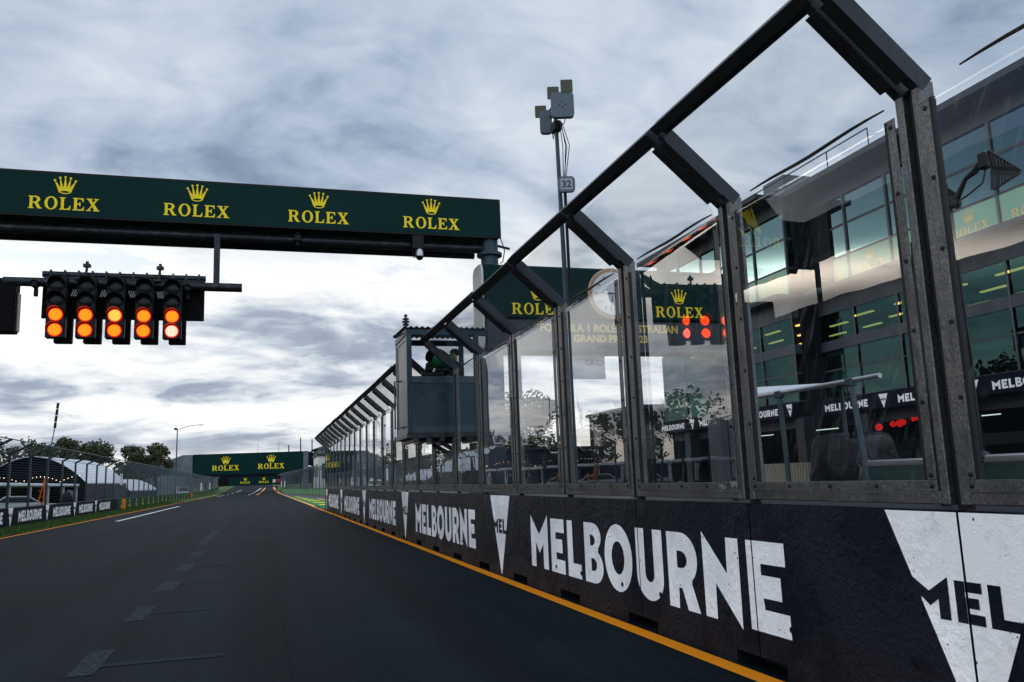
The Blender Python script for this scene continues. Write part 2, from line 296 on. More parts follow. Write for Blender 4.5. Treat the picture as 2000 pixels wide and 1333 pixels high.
# ------------------------------------------------------------------ mesh helpers
ORG = {}
class MB:
    def __init__(s): s.v = []; s.f = []; s.m = []; s.cur = 0
    def add(s, vs, fs):
        o = len(s.v); s.v += [Vector(p) for p in vs]; s.f += [tuple(i + o for i in q) for q in fs]; s.m += [s.cur] * len(fs)
        return s
    def box(s, x0, x1, y0, y1, z0, z1):
        return s.add([(x, y, z) for x in (x0, x1) for y in (y0, y1) for z in (z0, z1)],
                     [(0, 1, 3, 2), (4, 6, 7, 5), (0, 4, 5, 1), (2, 3, 7, 6), (0, 2, 6, 4), (1, 5, 7, 3)])
    def bbox(s, x0, x1, y0, y1, z0, z1, b=.01):     # box with all edges chamfered
        n = len(s.v); c = Vector(((x0 + x1) / 2, (y0 + y1) / 2, (z0 + z1) / 2)); h = Vector(((x1 - x0) / 2, (y1 - y0) / 2, (z1 - z0) / 2)); b = min(b, min(h) * .9)
        vs = []; idx = {}
        for sx in (-1, 1):
            for sy in (-1, 1):
                for sz in (-1, 1):
                    sg = (sx, sy, sz)
                    for ax in range(3):
                        p = [sg[i] * (h[i] - (b if i != ax else 0)) for i in range(3)]; idx[(sg, ax)] = len(vs); vs.append(c + Vector(p))
        fs = []
        for ax in range(3):
            o1, o2 = [i for i in range(3) if i != ax]
            for sg in (-1, 1):
                q = []
                for a, e in ((-1, -1), (1, -1), (1, 1), (-1, 1)):
                    k = [0] * 3; k[ax] = sg; k[o1] = a; k[o2] = e; q.append(idx[(tuple(k), ax)])
                fs.append(q)
        for ax in range(3):
            o1, o2 = [i for i in range(3) if i != ax]
            for a in (-1, 1):
                for e in (-1, 1):
                    k1 = [0] * 3; k1[o1] = a; k1[o2] = e; k2 = k1[:]; k1[ax] = -1; k2[ax] = 1; k1 = tuple(k1); k2 = tuple(k2)
                    fs.append([idx[(k1, o1)], idx[(k2, o1)], idx[(k2, o2)], idx[(k1, o2)]])
        for sx in (-1, 1):
            for sy in (-1, 1):
                for sz in (-1, 1): fs.append([idx[((sx, sy, sz), a)] for a in range(3)])
        ff = []
        for q in fs:
            pts = [vs[i] for i in q]; nrm = (pts[1] - pts[0]).cross(pts[2] - pts[0]); ce = sum(pts, Vector()) / len(pts) - c
            ff.append(tuple(q) if nrm.dot(ce) > 0 else tuple(reversed(q)))
        return s.add(vs, ff)
    def obox(s, p, q, wx, wz, upv=(0, 0, 1)):         # beam from p to q with section wx by wz
        p = Vector(p); q = Vector(q); a = (q - p).normalized(); u = Vector(upv); sd_ = a.cross(u).normalized(); u = sd_.cross(a)
        vs = [c + sd_ * i * wx / 2 + u * j * wz / 2 for c in (p, q) for i, j in ((-1, -1), (1, -1), (1, 1), (-1, 1))]
        return s.add(vs, [(3, 2, 1, 0), (4, 5, 6, 7), (0, 1, 5, 4), (1, 2, 6, 5), (2, 3, 7, 6), (3, 0, 4, 7)])
    def tube(s, pts, r, n=8, cap=True):
        pts = [Vector(p) for p in pts]; rs = r if isinstance(r, (list, tuple)) else [r] * len(pts); rings = []; prev = None
        for i, p in enumerate(pts):
            a = (pts[min(i + 1, len(pts) - 1)] - pts[max(i - 1, 0)]).normalized()
            if prev is None: prev = a.orthogonal().normalized()
            u = (prev - a * prev.dot(a)); u = u.normalized() if u.length > 1e-6 else a.orthogonal().normalized(); prev = u; w = a.cross(u)
            rings.append([p + (u * math.cos(2 * math.pi * k / n) + w * math.sin(2 * math.pi * k / n)) * rs[i] for k in range(n)])
        fs = [(i * n + k, i * n + (k + 1) % n, (i + 1) * n + (k + 1) % n, (i + 1) * n + k) for i in range(len(pts) - 1) for k in range(n)]
        if cap: fs += [tuple(reversed(range(n))), tuple((len(pts) - 1) * n + k for k in range(n))]
        return s.add([v for q in rings for v in q], fs)
    def lathe(s, c, axis, prof, n=20):                # prof: (r, h) pairs along axis
        a = Vector(axis).normalized(); u = a.orthogonal().normalized(); w = a.cross(u); c = Vector(c)
        vs = [c + a * h + (u * math.cos(2 * math.pi * k / n) + w * math.sin(2 * math.pi * k / n)) * r for r, h in prof for k in range(n)]
        fs = [(i * n + k, i * n + (k + 1) % n, (i + 1) * n + (k + 1) % n, (i + 1) * n + k) for i in range(len(prof) - 1) for k in range(n)]
        fs += [tuple(reversed(range(n))), tuple((len(prof) - 1) * n + k for k in range(n))]
        return s.add(vs, fs)
    def ball(s, c, r, n=12, sc=(1, 1, 1)):
        c = Vector(c); vs = [c + Vector((0, 0, -r * sc[2]))]; m = n // 2
        for i in range(1, m):
            ph = -math.pi / 2 + math.pi * i / m
            vs += [c + Vector((math.cos(ph) * math.cos(2 * math.pi * k / n) * r * sc[0], math.cos(ph) * math.sin(2 * math.pi * k / n) * r * sc[1], math.sin(ph) * r * sc[2])) for k in range(n)]
        vs.append(c + Vector((0, 0, r * sc[2]))); L = len(vs) - 1
        fs = [(0, 1 + (k + 1) % n, 1 + k) for k in range(n)]
        for i in range(m - 2):
            for k in range(n): a = 1 + i * n; fs.append((a + k, a + (k + 1) % n, a + n + (k + 1) % n, a + n + k))
        a = 1 + (m - 2) * n; fs += [(a + k, a + (k + 1) % n, L) for k in range(n)]
        return s.add(vs, fs)
    def prism(s, poly, o, ux, uy, depth):             # 2d polygon in frame (o, ux, uy) pushed along ux x uy
        o = Vector(o); ux = Vector(ux); uy = Vector(uy); nz = ux.cross(uy) * depth; n = len(poly)
        a = [o + ux * x + uy * y for x, y in poly]
        tri = tessellate_polygon([[Vector((x, y, 0)) for x, y in poly]])
        vs = a + [p + nz for p in a]; ar = sum(poly[i][0] * poly[(i + 1) % n][1] - poly[(i + 1) % n][0] * poly[i][1] for i in range(n))
        def ori(q):
            p = [poly[i] for i in q]; return tuple(q) if (p[1][0] - p[0][0]) * (p[2][1] - p[0][1]) - (p[1][1] - p[0][1]) * (p[2][0] - p[0][0]) > 0 else tuple(reversed(q))
        fs = []
        for q in tri: q = ori(q); fs += [tuple(reversed(q)), tuple(i + n for i in q)]
        for i in range(n):
            j = (i + 1) % n; fs.append((i, j, j + n, i + n) if ar > 0 else (j, i, i + n, j + n))
        return s.add(vs, fs)
    def shapes(s, shp, o, ux, uy, sc=1.0, clip=None):   # flat lettering; clip = (u0, u1) in local units
        o = Vector(o); ux = Vector(ux); uy = Vector(uy)
        for loops in shp:
            flat = [p for lp_ in loops for p in lp_]
            tris = tessellate_polygon([[Vector((x, y, 0)) for x, y in lp_] for lp_ in loops])
            for q in tris:
                p = [flat[i] for i in q]
                if (p[1][0] - p[0][0]) * (p[2][1] - p[0][1]) - (p[1][1] - p[0][1]) * (p[2][0] - p[0][0]) < 0: p.reverse()
                if clip:
                    for lim, sg in ((clip[0], 1), (clip[1], -1)):
                        r_ = []
                        for i in range(len(p)):
                            a, b = p[i], p[(i + 1) % len(p)]; ia = (a[0] - lim) * sg >= 0; ib = (b[0] - lim) * sg >= 0
                            if ia: r_.append(a)
                            if ia != ib: w = (lim - a[0]) / (b[0] - a[0]); r_.append((lim, a[1] + w * (b[1] - a[1])))
                        p = r_
                        if len(p) < 3: break
                    if len(p) < 3: continue
                s.add([o + ux * x * sc + uy * y * sc for x, y in p], [tuple(range(len(p)))])
        return s
    def build(s, name, mats, parent=None, smooth=False, loc=None, auto=None):
        if not isinstance(mats, (list, tuple)): mats = [mats]
        org = ORG.get(parent.name, Vector()) if parent else Vector(loc or (0, 0, 0))
        me = bpy.data.meshes.new(name); me.from_pydata([v - org for v in s.v], [], s.f)
        for m in mats: me.materials.append(M[m])
        me.polygons.foreach_set('material_index', s.m)
        if smooth: me.polygons.foreach_set('use_smooth', [True] * len(s.f))
        me.update()
        if smooth: me.set_sharp_from_angle(angle=R(auto or 40))
        o = bpy.data.objects.new(name, me); COL.objects.link(o)
        if parent: o.parent = parent
        else: o.location = org
        ORG[o.name] = org; return o
def tag(o, label, cat, group=None):
    o['label'] = label; o['category'] = cat
    if group: o['group'] = group
    return o
def thing(name, label, cat, loc, group=None):
    o = bpy.data.objects.new(name, None); COL.objects.link(o); o.location = loc; o.empty_display_size = .2
    ORG[o.name] = Vector(loc); return tag(o, label, cat, group)
def struct(o): o['kind'] = 'structure'; return o
def stuff(o, label, cat): o['kind'] = 'stuff'; return tag(o, label, cat)
def dup(root, loc, label, skip=()):
    r = root.copy(); COL.objects.link(r); r.location = loc; r['label'] = label; ORG[r.name] = Vector(loc)
    for ch in list(root.children):
        if ch.name.split('.')[0] in skip: continue
        c = ch.copy(); COL.objects.link(c); c.parent = r
        for g in list(ch.children):
            e = g.copy(); COL.objects.link(e); e.parent = c
    return r
ORD = ['first', 'second', 'third', 'fourth', 'fifth', 'sixth', 'seventh', 'eighth', 'ninth', 'tenth', 'eleventh', 'twelfth', 'thirteenth', 'fourteenth', 'fifteenth',
       'sixteenth', 'seventeenth', 'eighteenth', 'nineteenth', 'twentieth'] + ['twenty-' + w for w in ('first', 'second', 'third', 'fourth', 'fifth', 'sixth', 'seventh', 'eighth', 'ninth')] + \
      ['thirtieth'] + ['thirty-' + w for w in ('first', 'second', 'third', 'fourth', 'fifth', 'sixth', 'seventh', 'eighth', 'ninth')] + ['fortieth'] + \
      ['forty-' + w for w in ('first', 'second', 'third', 'fourth', 'fifth', 'sixth', 'seventh', 'eighth', 'ninth')] + ['fiftieth'] + ['fifty-' + w for w in ('first', 'second', 'third')]

# ------------------------------------------------------------------ lettering outlines
def ell(cx, cy, rx, ry, a0=0, a1=360, n=28): return [(cx + rx * math.cos(R(a0 + (a1 - a0) * i / n)), cy + ry * math.sin(R(a0 + (a1 - a0) * i / n))) for i in range(n + (0 if abs(a1 - a0) == 360 else 1))]
def sh(shp, dx, sx=1, sy=1, dy=0): return [[[(x * sx + dx, y * sy + dy) for x, y in lp_] for lp_ in loops] for loops in shp]
gM = [[[(0, 0), (.195, 0), (.2, .49), (.35, .29), (.51, .48), (.51, 0), (.7, 0), (.7, 1.05), (.35, .655), (0, 1.03)]]]
gE = [[[(0, 0), (.5, 0), (.5, .25), (.2, .25), (.19, .375), (.42, .375), (.42, .625), (.18, .625), (.18, .75), (.49, .75), (.49, 1), (0, 1)]]]
gL = [[[(0, 0), (.45, 0), (.45, .25), (.19, .25), (.19, 1), (0, 1)]]]
gB = [[[(0, 0)] + ell(.27, .275, .26, .275, -90, 62, 10) + ell(.25, .77, .24, .23, -50, 90, 10) + [(0, 1)], [(.19, .2), (.19, .41)] + ell(.25, .305, .10, .105, 90, -90, 8), [(.18, .62), (.18, .80)] + ell(.22, .71, .10, .09, 90, -90, 8)]]
gO = [[ell(.35, .5, .35, .52), ell(.35, .5, .16, .255)]]
gU = [[[(0, 1)] + [(0, .36)] + ell(.285, .33, .285, .345, 180, 360, 18) + [(.57, 1), (.38, 1), (.38, .36)] + ell(.285, .36, .095, .115, 360, 180, 10) + [(.19, 1)]]]
gR = [[[(0, 0), (.18, 0), (.19, .27), (.25, .27), (.34, 0), (.55, 0), (.43, .345)] + ell(.26, .66, .28, .34, -52, 90, 12) + [(0, 1)], [(.18, .53), (.18, .755)] + ell(.25, .643, .11, .112, 90, -90, 8)]]
gN = [[[(0, 0), (.18, 0), (.19, .43), (.55, -.04), (.56, 1), (.38, 1), (.37, .57), (0, 1.05)]]]
WORD = [('M', gM, 0), ('E', gE, .82), ('L', gL, 1.41), ('B', gB, 1.98), ('O', gO, 2.56), ('U', gU, 3.36), ('R', gR, 4.03), ('N', gN, 4.67), ('E', gE, 5.34)]
HL = .653
MELB = []
for ch, g, u in WORD: MELB += sh(g, u, 1, HL)
TRI = [[[(-.55, 1.17), (-.02, 0), (.02, 0), (.55, 1.17)]]]
MEL3 = sh(gM, -.41, .40, .215, .60) + sh(gE, -.085, .36, .215, .60) + sh(gL, .13, .42, .215, .60)
rR = [[[(0, 0), (.40, 0), (.40, .06), (.31, .09), (.31, .44), (.44, .44), (.68, 0), (.98, 0), (.98, .06), (.88, .09), (.66, .47)] + ell(.50, .735, .33, .265, -58, 90, 14) + [(0, 1), (0, .94), (.10, .91), (.10, .09), (0, .06)], [(.31, .54), (.31, .91)] + ell(.44, .725, .17, .185, 90, -90, 10)]]
rO = [[ell(.46, .5, .46, .53), ell(.46, .5, .25, .44)]]
rL = [[[(0, 0), (.76, 0), (.79, .34), (.73, .34), (.66, .17), (.52, .09), (.31, .09), (.31, .91), (.42, .94), (.42, 1), (0, 1), (0, .94), (.10, .91), (.10, .09), (0, .06)]]]
rE = [[[(0, 0), (.80, 0), (.83, .31), (.77, .31), (.70, .16), (.56, .09), (.31, .09), (.31, .47), (.45, .46), (.51, .34), (.56, .34), (.56, .68), (.51, .68), (.45, .56), (.31, .55), (.31, .91), (.54, .91), (.66, .85), (.73, .71), (.79, .71), (.77, 1), (0, 1), (0, .94), (.10, .91), (.10, .09), (0, .06)]]]
rX = [[[(0, 0), (.34, 0), (.34, .06), (.25, .09), (.44, .36), (.60, .09), (.51, .06), (.51, 0), (.98, 0), (.98, .06), (.88, .09), (.58, .56), (.80, .91), (.90, .94), (.90, 1), (.56, 1), (.56, .94), (.66, .91), (.51, .68), (.37, .91), (.45, .94), (.45, 1), (.02, 1), (.02, .94), (.11, .91), (.39, .47), (.12, .09), (0, .06)]]]
def rolex_word(sx=.98):
    o = []; u = 0
    for g, w in ((rR, 1.0), (rO, .92), (rL, .79), (rE, .83), (rX, .98)): o += sh(g, u * sx, sx); u += w + .14
    return sh(o, -(u - .14) * sx / 2)
ROLEX = rolex_word()
CROWN = [[[(-.34, .13), (-.555, .74), (-.515, .75), (-.25, .36), (-.295, .90), (-.25, .91), (-.095, .34), (-.022, .96), (.022, .96), (.095, .34), (.25, .91), (.295, .90), (.25, .36), (.515, .75), (.555, .74), (.34, .13)] + ell(0, .13, .34, .15, 0, -180, 14)[1:-1], ell(0, .10, .24, .065)]]
BALLS = [[ell(x, y, .068, .068, 0, 360, 12)] for x, y in ((-.55, .78), (-.28, .95), (0, 1.0), (.28, .95), (.55, .78))]
def brand(parent, o, ux, uy, cap, mat_='gold', crown=True, name='lettering', cw=1.05, gapf=.42):
    o = Vector(o); nrm = Vector(ux).cross(Vector(uy)).normalized(); b = MB(); b.shapes(ROLEX, o, ux, uy, cap)
    if crown:
        c = o + Vector(uy) * cap * (1 + gapf); b.shapes(CROWN, c, ux, uy, cap * 1.35 * cw); b.shapes(BALLS, c + nrm * .004, ux, uy, cap * 1.35 * cw)
    return b.build(name, mat_, parent)
def text(parent, body, o, ux, uy, size, mat_, name='lettering', align='CENTER', wid=1.0, bold=0):
    cu = bpy.data.curves.new('txt', 'FONT'); cu.body = body; cu.align_x = align; cu.size = size; cu.offset = bold; cu.fill_mode = 'FRONT'
    ob = bpy.data.objects.new('txt', cu); COL.objects.link(ob); dg = bpy.context.evaluated_depsgraph_get()
    me = bpy.data.meshes.new_from_object(ob.evaluated_get(dg)); b = MB(); o = Vector(o); ux = Vector(ux); uy = Vector(uy)
    b.add([o + ux * v.co.x * wid + uy * v.co.y for v in me.vertices], [tuple(p.vertices) for p in me.polygons])
    bpy.data.objects.remove(ob); bpy.data.curves.remove(cu); bpy.data.meshes.remove(me)
    return b.build(name, mat_, parent)

# ------------------------------------------------------------------ ground
def gz(y): # the straight climbs gently beyond the pit exit
    q = min(max((y - 175) / 170, 0), 1); return 2.1 * q * q * (3 - 2 * q)
YS = [-60, -20, 0, 20, 40, 60, 80, 100, 120, 140, 160, 175, 190, 205, 220, 235, 250, 265, 280, 300, 320, 345, 380, 450]
def strip(name, m, xl, xr, ys, dz):
    b = MB(); vs = []; fs = []
    for i, y in enumerate(ys):
        a = xl(y) if callable(xl) else xl; c = xr(y) if callable(xr) else xr
        vs += [(a, y, gz(y) + dz), (c, y, gz(y) + dz)]
        if i: fs.append((2 * i - 2, 2 * i - 1, 2 * i + 1, 2 * i))
    b.add(vs, fs); return b.build(name, m)
b = MB(); ys = [-300] + YS + [700, 3000]; xs = [-3000, -300, -60, 60, 300, 3000]
b.add([(x, y, gz(y) - .03) for y in ys for x in xs], [(j * 6 + i, j * 6 + i + 1, (j + 1) * 6 + i + 1, (j + 1) * 6 + i) for j in range(len(ys) - 1) for i in range(5)])
struct(b.build('ground', 'grass_dark'))
XL, XR, XW, XB = -8.8, 3.5, 3.537, -11.4
struct(strip('track', 'asphalt', XL - .2, 3.75, YS, 0))
struct(strip('pit_lane', 'pit_asphalt', 3.75, lambda y: 21 if y < 60 else max(6.2, 21 - (y - 60) * .23), [y for y in YS if y < 190], .002))
def stripe(name, m, x0, x1, y0, y1, dz=.004):
    n = max(1, int((y1 - y0) / 12)); return struct(strip(name, m, x0, x1, [y0 + (y1 - y0) * i / n for i in range(n + 1)], dz))
# right edge line in orange
struct(strip('edge_line', 'orange_line', 3.34, 3.50, [-5] + [y for y in range(0, 60, 3)] + [60], .004))
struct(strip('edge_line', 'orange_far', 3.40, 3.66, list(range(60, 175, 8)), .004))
struct(strip('edge_line', 'orange_line', XL - .06, XL + .10, [-10, 20, 40, 70, 100, 130], .004))
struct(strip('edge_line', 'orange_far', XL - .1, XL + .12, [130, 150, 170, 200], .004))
stripe('lane_line', 'white_line', -7.12, -6.88, 47, 81)
def slant(name, m, xa, xb_, y0, y1, w):
    f = lambda y: xa + (xb_ - xa) * ((y - y0) / (y1 - y0)) ** 1.3
    struct(strip(name, m, lambda y: f(max(y, y0)), lambda y: f(max(y, y0)) + w, [y0 + (y1 - y0) * i / 10 for i in range(11)], .004))
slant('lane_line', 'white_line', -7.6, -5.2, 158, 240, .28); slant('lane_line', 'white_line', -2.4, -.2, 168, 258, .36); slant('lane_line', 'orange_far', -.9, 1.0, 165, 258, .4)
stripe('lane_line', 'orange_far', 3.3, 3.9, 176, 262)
b = MB(); b.add([(-.2, 158, .004), (3.4, 152, .004), (3.4, 152.8, .004), (-.2, 158.8, .004)], [(0, 1, 2, 3)]); struct(b.build('lane_line', 'faded_line'))
# worn grid slots
def slot(y0, y1, x0, x1, tail, yt, m1='faded_line', m2='ghost_line'):
    b = MB(); b.add([(x0, y0, .004), (x1, y0, .004), (x1, y1, .004), (x0, y1, .004)], [(0, 1, 2, 3)]); struct(b.build('grid_mark', m1))
    if tail:
        b = MB(); b.add([(x1, yt - .07, .0045), (x1 + tail, yt - .07, .0045), (x1 + tail, yt + .07, .0045), (x1, yt + .07, .0045)], [(0, 1, 2, 3)]); struct(b.build('grid_mark', m2))
slot(7.85, 9.0, -1.52, -1.30, 1.0, 8.22); slot(10.8, 12.0, -1.5, -1.28, .75, 11.35)
slot(13.65, 15.0, -1.5, -1.22, .75, 14.55); slot(16.7, 18.2, -1.5, -1.25, .9, 17.5); slot(20.0, 21.6, -1.5, -1.25, .9, 20.8)
slot(24.0, 31.5, -1.62, -1.38, 0, 0); slot(33.8, 34.8, -1.5, -1.3, 0, 0); slot(38, 39, -1.5, -1.3, 0, 0)
for y, xa, xb_ in ((24.0, -1.4, 2.2), (27.0, -1.2, 1.3), (31.2, -.8, .9)):
    b = MB(); b.add([(xa, y - .08, .0045), (xb_, y - .08, .0045), (xb_, y + .08, .0045), (xa, y + .08, .0045)], [(0, 1, 2, 3)]); struct(b.build('grid_mark', 'ghost_line'))
# painted run-off beside the pit exit
b = MB(); b.add([(3.7, 50, .008), (7.4, 66, .008), (5.75, 78, .008), (5.6, 92, .008), (3.85, 124, .008), (3.7, 100, .008)], [(0, 1, 2, 3, 4, 5)]); struct(b.build('run_off', 'green_paint'))
for i in range(7):
    y = 62 + i * 8; b = MB(); w = 1.35 - i * .12
    b.add([(4.1, y, .012), (4.1 + w, y - .5, .012), (4.1 + w, y + 2.6, .012), (4.1, y + 3.1, .012)], [(0, 1, 2, 3)]); struct(b.build('run_off_mark', 'yellow_paint'))
b = MB(); b.add([(5.5, 92, .012), (5.85, 78, .012), (6.2, 78, .012), (5.85, 92, .012)], [(0, 1, 2, 3)]); struct(b.build('run_off_mark', 'orange_far'))
# grass verges
def grass_strip(name, x0, x1, ys): return strip(name, 'grass', x0, x1, ys, .02)
struct(grass_strip('verge', -13.2, XL - .16, YS))
struct(strip('verge', 'grass', lambda y: 8.9 if y < 118 else max(4.3, 8.9 - (y - 118) * .065), lambda y: 12 if y < 118 else max(5.5, 12 - (y - 118) * .075), list(range(100, 200, 6)), .02))
b = MB(); rnd = random.Random(3)
for i in range(16000):
    y = 18 + 92 * rnd.random() ** 1.5; x = rnd.uniform(-11.35, -8.95); h = rnd.uniform(.05, .12); a = rnd.uniform(0, 6.28); w = .012 + y * .0003
    c, s_ = math.cos(a) * w, math.sin(a) * w; b.add([(x - c, y - s_, .015), (x + c, y + s_, .015), (x + rnd.uniform(-.05, .05), y + rnd.uniform(-.05, .05), h)], [(0, 1, 2)])
stuff(b.build('grass_blades', 'grass'), 'short green grass between the left edge line and the lettered barrier', 'grass')

# ------------------------------------------------------------------ near pit wall: one concrete block after another
Y0, HW, STEP, NB = 3.629, 1.212, 2.0, 23
TRIS = [3.62 + 8.96 * i for i in range(6)]
UXR, UZ = Vector((0, -1, 0)), Vector((0, 0, 1))
for i in range(-1, NB):
    ya, yb = Y0 + STEP * i + .008, Y0 + STEP * (i + 1) - .008
    has = []; word = None; tri = None
    for kk, ty in enumerate(TRIS):
        if ty - .55 < yb and ty + .55 > ya: tri = kk
        ms = ty - 1.53 + 8.96
        for ch, g, u in WORD:
            w = max(x for lp_ in g[0] for x, y in lp_)
            if ms - u > ya and ms - u - w < yb: has.append(ch); word = kk
    has = ''.join(has)
    if has and tri is not None: lab = f'dark concrete barrier block with letters {has} and triangle part, {ORD[word]} word from right'
    elif has: lab = f'dark concrete barrier block painted with letters {has} of the {ORD[word]} word from the right'
    elif tri is not None: lab = f'dark concrete barrier block holding {"most of" if tri else "half of"} the {ORD[tri]} white triangle from the right'
    else: lab = f'plain dark concrete barrier block, {ORD[i+1]} from the right'
    if i == -1: lab = 'concrete barrier block at the right picture edge with right half of white triangle'
    if i == NB - 1: lab = 'last concrete barrier block at the far end of the pit wall'
    loc = (XW + .3, (ya + yb) / 2, 0)
    r_ = thing('concrete_barrier', lab, 'barrier', loc, 'concrete blocks of the near pit wall')
    b = MB(); n = .32
    # body with the two lifting notches cut out of the foot at its ends
    prof = [(ya, .105), (ya + n, .105), (ya + n, 0), (yb - n, 0), (yb - n, .105), (yb, .105), (yb, HW - .018), (yb - .018, HW), (ya + .018, HW), (ya, HW - .018)]
    b.prism(prof, (XW, 0, 0), (0, 1, 0), (0, 0, 1), .6)
    b.build('body', 'navy_concrete', r_)
    bl = MB(); bd = MB(); bt = MB()
    for ty in TRIS:
        bt.shapes(TRI, (XW - .0025, ty, .035), UXR, UZ, 1, clip=(ty - yb, ty - ya))
        ms = ty - 1.53 + 8.96; bl.shapes(MELB, (XW - .0025, ms, .289), UXR, UZ, 1, clip=(ms - yb, ms - ya))
        bd.shapes(MEL3, (XW - .005, ty, .035), UXR, UZ, 1, clip=(ty - yb, ty - ya))
    if bl.f: bl.build('lettering', 'white_concrete', r_)
    if bt.f: bt.build('triangle', 'white_concrete', r_)
    if bd.f: bd.build('small_lettering', 'navy_concrete', r_)
    b = MB()
    for y in (ya + .42, yb - .42): b.lathe((XW - .004, y, .36), (-1, 0, 0), [(.024, 0), (.022, .006), (.014, .006), (.012, -.001)], 10)
    b.build('bolt_hole', 'bolt', r_)

# ------------------------------------------------------------------ bent glazed fence panels on the wall
HC, XO, HO = 3.60, -.581, 4.115
Xf = XW + .045                                     # plane of the glazing
adir = Vector((XO, 0, HO - HC)).normalized(); anrm = Vector((adir.z, 0, -adir.x))
def make_panel(yc, short=None):
    r_ = thing('glass_fence', 'x', 'glass fence', (XW, yc, HW), 'glazed panels of the pit wall fence')
    ya, yb = yc - .965, yc + .965; top = short or HC; tipv = Vector((Xf + XO, 0, HO))
    for y in (ya + .03, yb - .03):
        b = MB(); b.cur = 0
        b.bbox(Xf - .05, Xf + .06, y - .03, y + .03, HW + .03, top + (.0 if short else .015), .006)
        b.build('post', 'galvanised', r_)
        if not short:
            b = MB(); p = Vector((Xf + .0, y, HC + .0)); q = Vector((Xf + XO, y, HO)); b.obox(p - adir * .02, q, .062, .11, (anrm.x, 0, anrm.z))
            b.obox(p + adir * .10 - anrm * .073, q - adir * .05 - anrm * .073, .10, .012, (anrm.x, 0, anrm.z))
            b.build('arm', 'dark_galvanised', r_)
    b = MB(); b.box(Xf - .005, Xf + .05, yb + .003, yb + .067, HW + .002, top + .01); b.build('gap_shade', 'gasket', r_)  # dark box put in the gap for the shade between panels
    b = MB(); b.bbox(Xf - .049, Xf + .055, ya + .063, yb - .063, HW + .032, HW + .098, .006); b.build('bottom_rail', 'galvanised', r_)
    if short:
        b = MB(); b.bbox(Xf - .049, Xf + .055, ya + .063, yb - .063, short - .07, short - .002, .006); b.build('top_rail', 'dark_galvanised', r_)
    else:
        b = MB(); c = Vector((Xf + XO, 0, HO)) + adir * .045
        b.obox(c + Vector((0, ya, 0)), c + Vector((0, yb, 0)), .085, .11, (anrm.x, 0, anrm.z)); c2 = c - adir * .055 + anrm * -.03
        b.obox(c2 + Vector((0, ya + .07, 0)), c2 + Vector((0, yb - .07, 0)), .05, .02, (anrm.x, 0, anrm.z))
        b.build('top_rail', 'dark_galvanised', r_)
    zt = (short or HC) - (.08 if short else .13)
    def strip_(y0, y1, z0, z1, bolts):
        s = MB(); s.bbox(Xf - .062, Xf - .052, y0, y1, z0, z1, .003); o = s.build('retaining_strip', 'galvanised', r_)
        k = MB()
        for y, z in bolts: k.lathe((Xf - .062, y, z), (-1, 0, 0), [(.014, 0), (.013, .007), (.007, .009)], 8)
        k.build('bolts', 'bolt', o)
    zs = [HW + .19 + j * (zt - HW - .24) / 5 for j in range(6)]
    strip_(ya + .066, ya + .128, HW + .165, zt, [(ya + .1, z) for z in zs]); strip_(yb - .128, yb - .066, HW + .165, zt, [(yb - .1, z) for z in zs])
    yy = [ya + .1 + j * (yb - ya - .2) / 4 for j in range(5)]
    strip_(ya + .066, yb - .066, HW + .100, HW + .163, [(y, HW + .132) for y in yy])
    for y in (ya + .140, yb - .140): b = MB(); b.box(Xf - .058, Xf - .030, y - .011, y + .011, HW + .165, zt); b.build('gasket', 'gasket', r_)
    # the pane: one sheet, upright, rolled over a bend and out to the top rail
    prof = []
    if short: prof = [(Xf - .045, HW + .11), (Xf - .045, short - .06)]
    else:
        th = math.atan2(-adir.x, adir.z); rb = .30; cz = HC - .045 - rb * math.tan(th / 2); cx = Xf - .045 - rb
        prof = [(Xf - .045, HW + .11 + j * (cz - HW - .11) / 10) for j in range(11)]
        prof += [(cx + rb * math.cos(a), cz + rb * math.sin(a)) for a in [th * j / 8 for j in range(1, 9)]]
        e = prof[-1]; L = ((Xf + XO) - e[0]) / adir.x; prof += [(e[0] + adir.x * L * j / 3, e[1] + adir.z * L * j / 3) for j in range(1, 3)] + [(e[0] + adir.x * L * 1.06, e[1] + adir.z * L * 1.06)]
    ny = 10; y0_, y1_ = ya + .032, yb - .032; b = MB(); vs = []; fs = []; n = len(prof)
    for side in (0, 1):
        for j in range(ny + 1):
            for x, z in prof: vs.append((x + side * .008, y0_ + (y1_ - y0_) * j / ny, z))
    for j in range(ny):
        for i in range(n - 1):
            a = j * n + i; fs.append((a, a + 1, a + n + 1, a + n)); o = (ny + 1) * n; fs.append((o + a, o + a + n, o + a + n + 1, o + a + 1))
    b.add(vs, fs); b.build('pane', 'pane', r_, smooth=True, auto=60)
    if not short:                                  # dark strip modelled in place of a reflection along the bend, thinning towards its ends
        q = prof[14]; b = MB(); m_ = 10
        b.tube([(q[0] + .014, ya + .14 + (yb - ya - .5) * j / m_, q[1] + .004 + .006 * math.sin(j * .9)) for j in range(m_ + 1)], [.002 + .011 * math.sin(math.pi * (j + .3) / (m_ + .6)) ** .5 for j in range(m_ + 1)], 6); b.build('bend_reflection', 'gasket', r_, smooth=True)
    return r_
pan = make_panel(Y0 - 1.0); pan['label'] = 'glazed fence panel at the right edge of the picture, cut by the frame'
SHORT = 6; rp = random.Random(11)
short_pan = make_panel(Y0 + STEP * SHORT + 1.0, 2.26); short_pan['label'] = 'low glazed fence panel without a canted top, right under the metal cage'
PANES = {-1: pan}
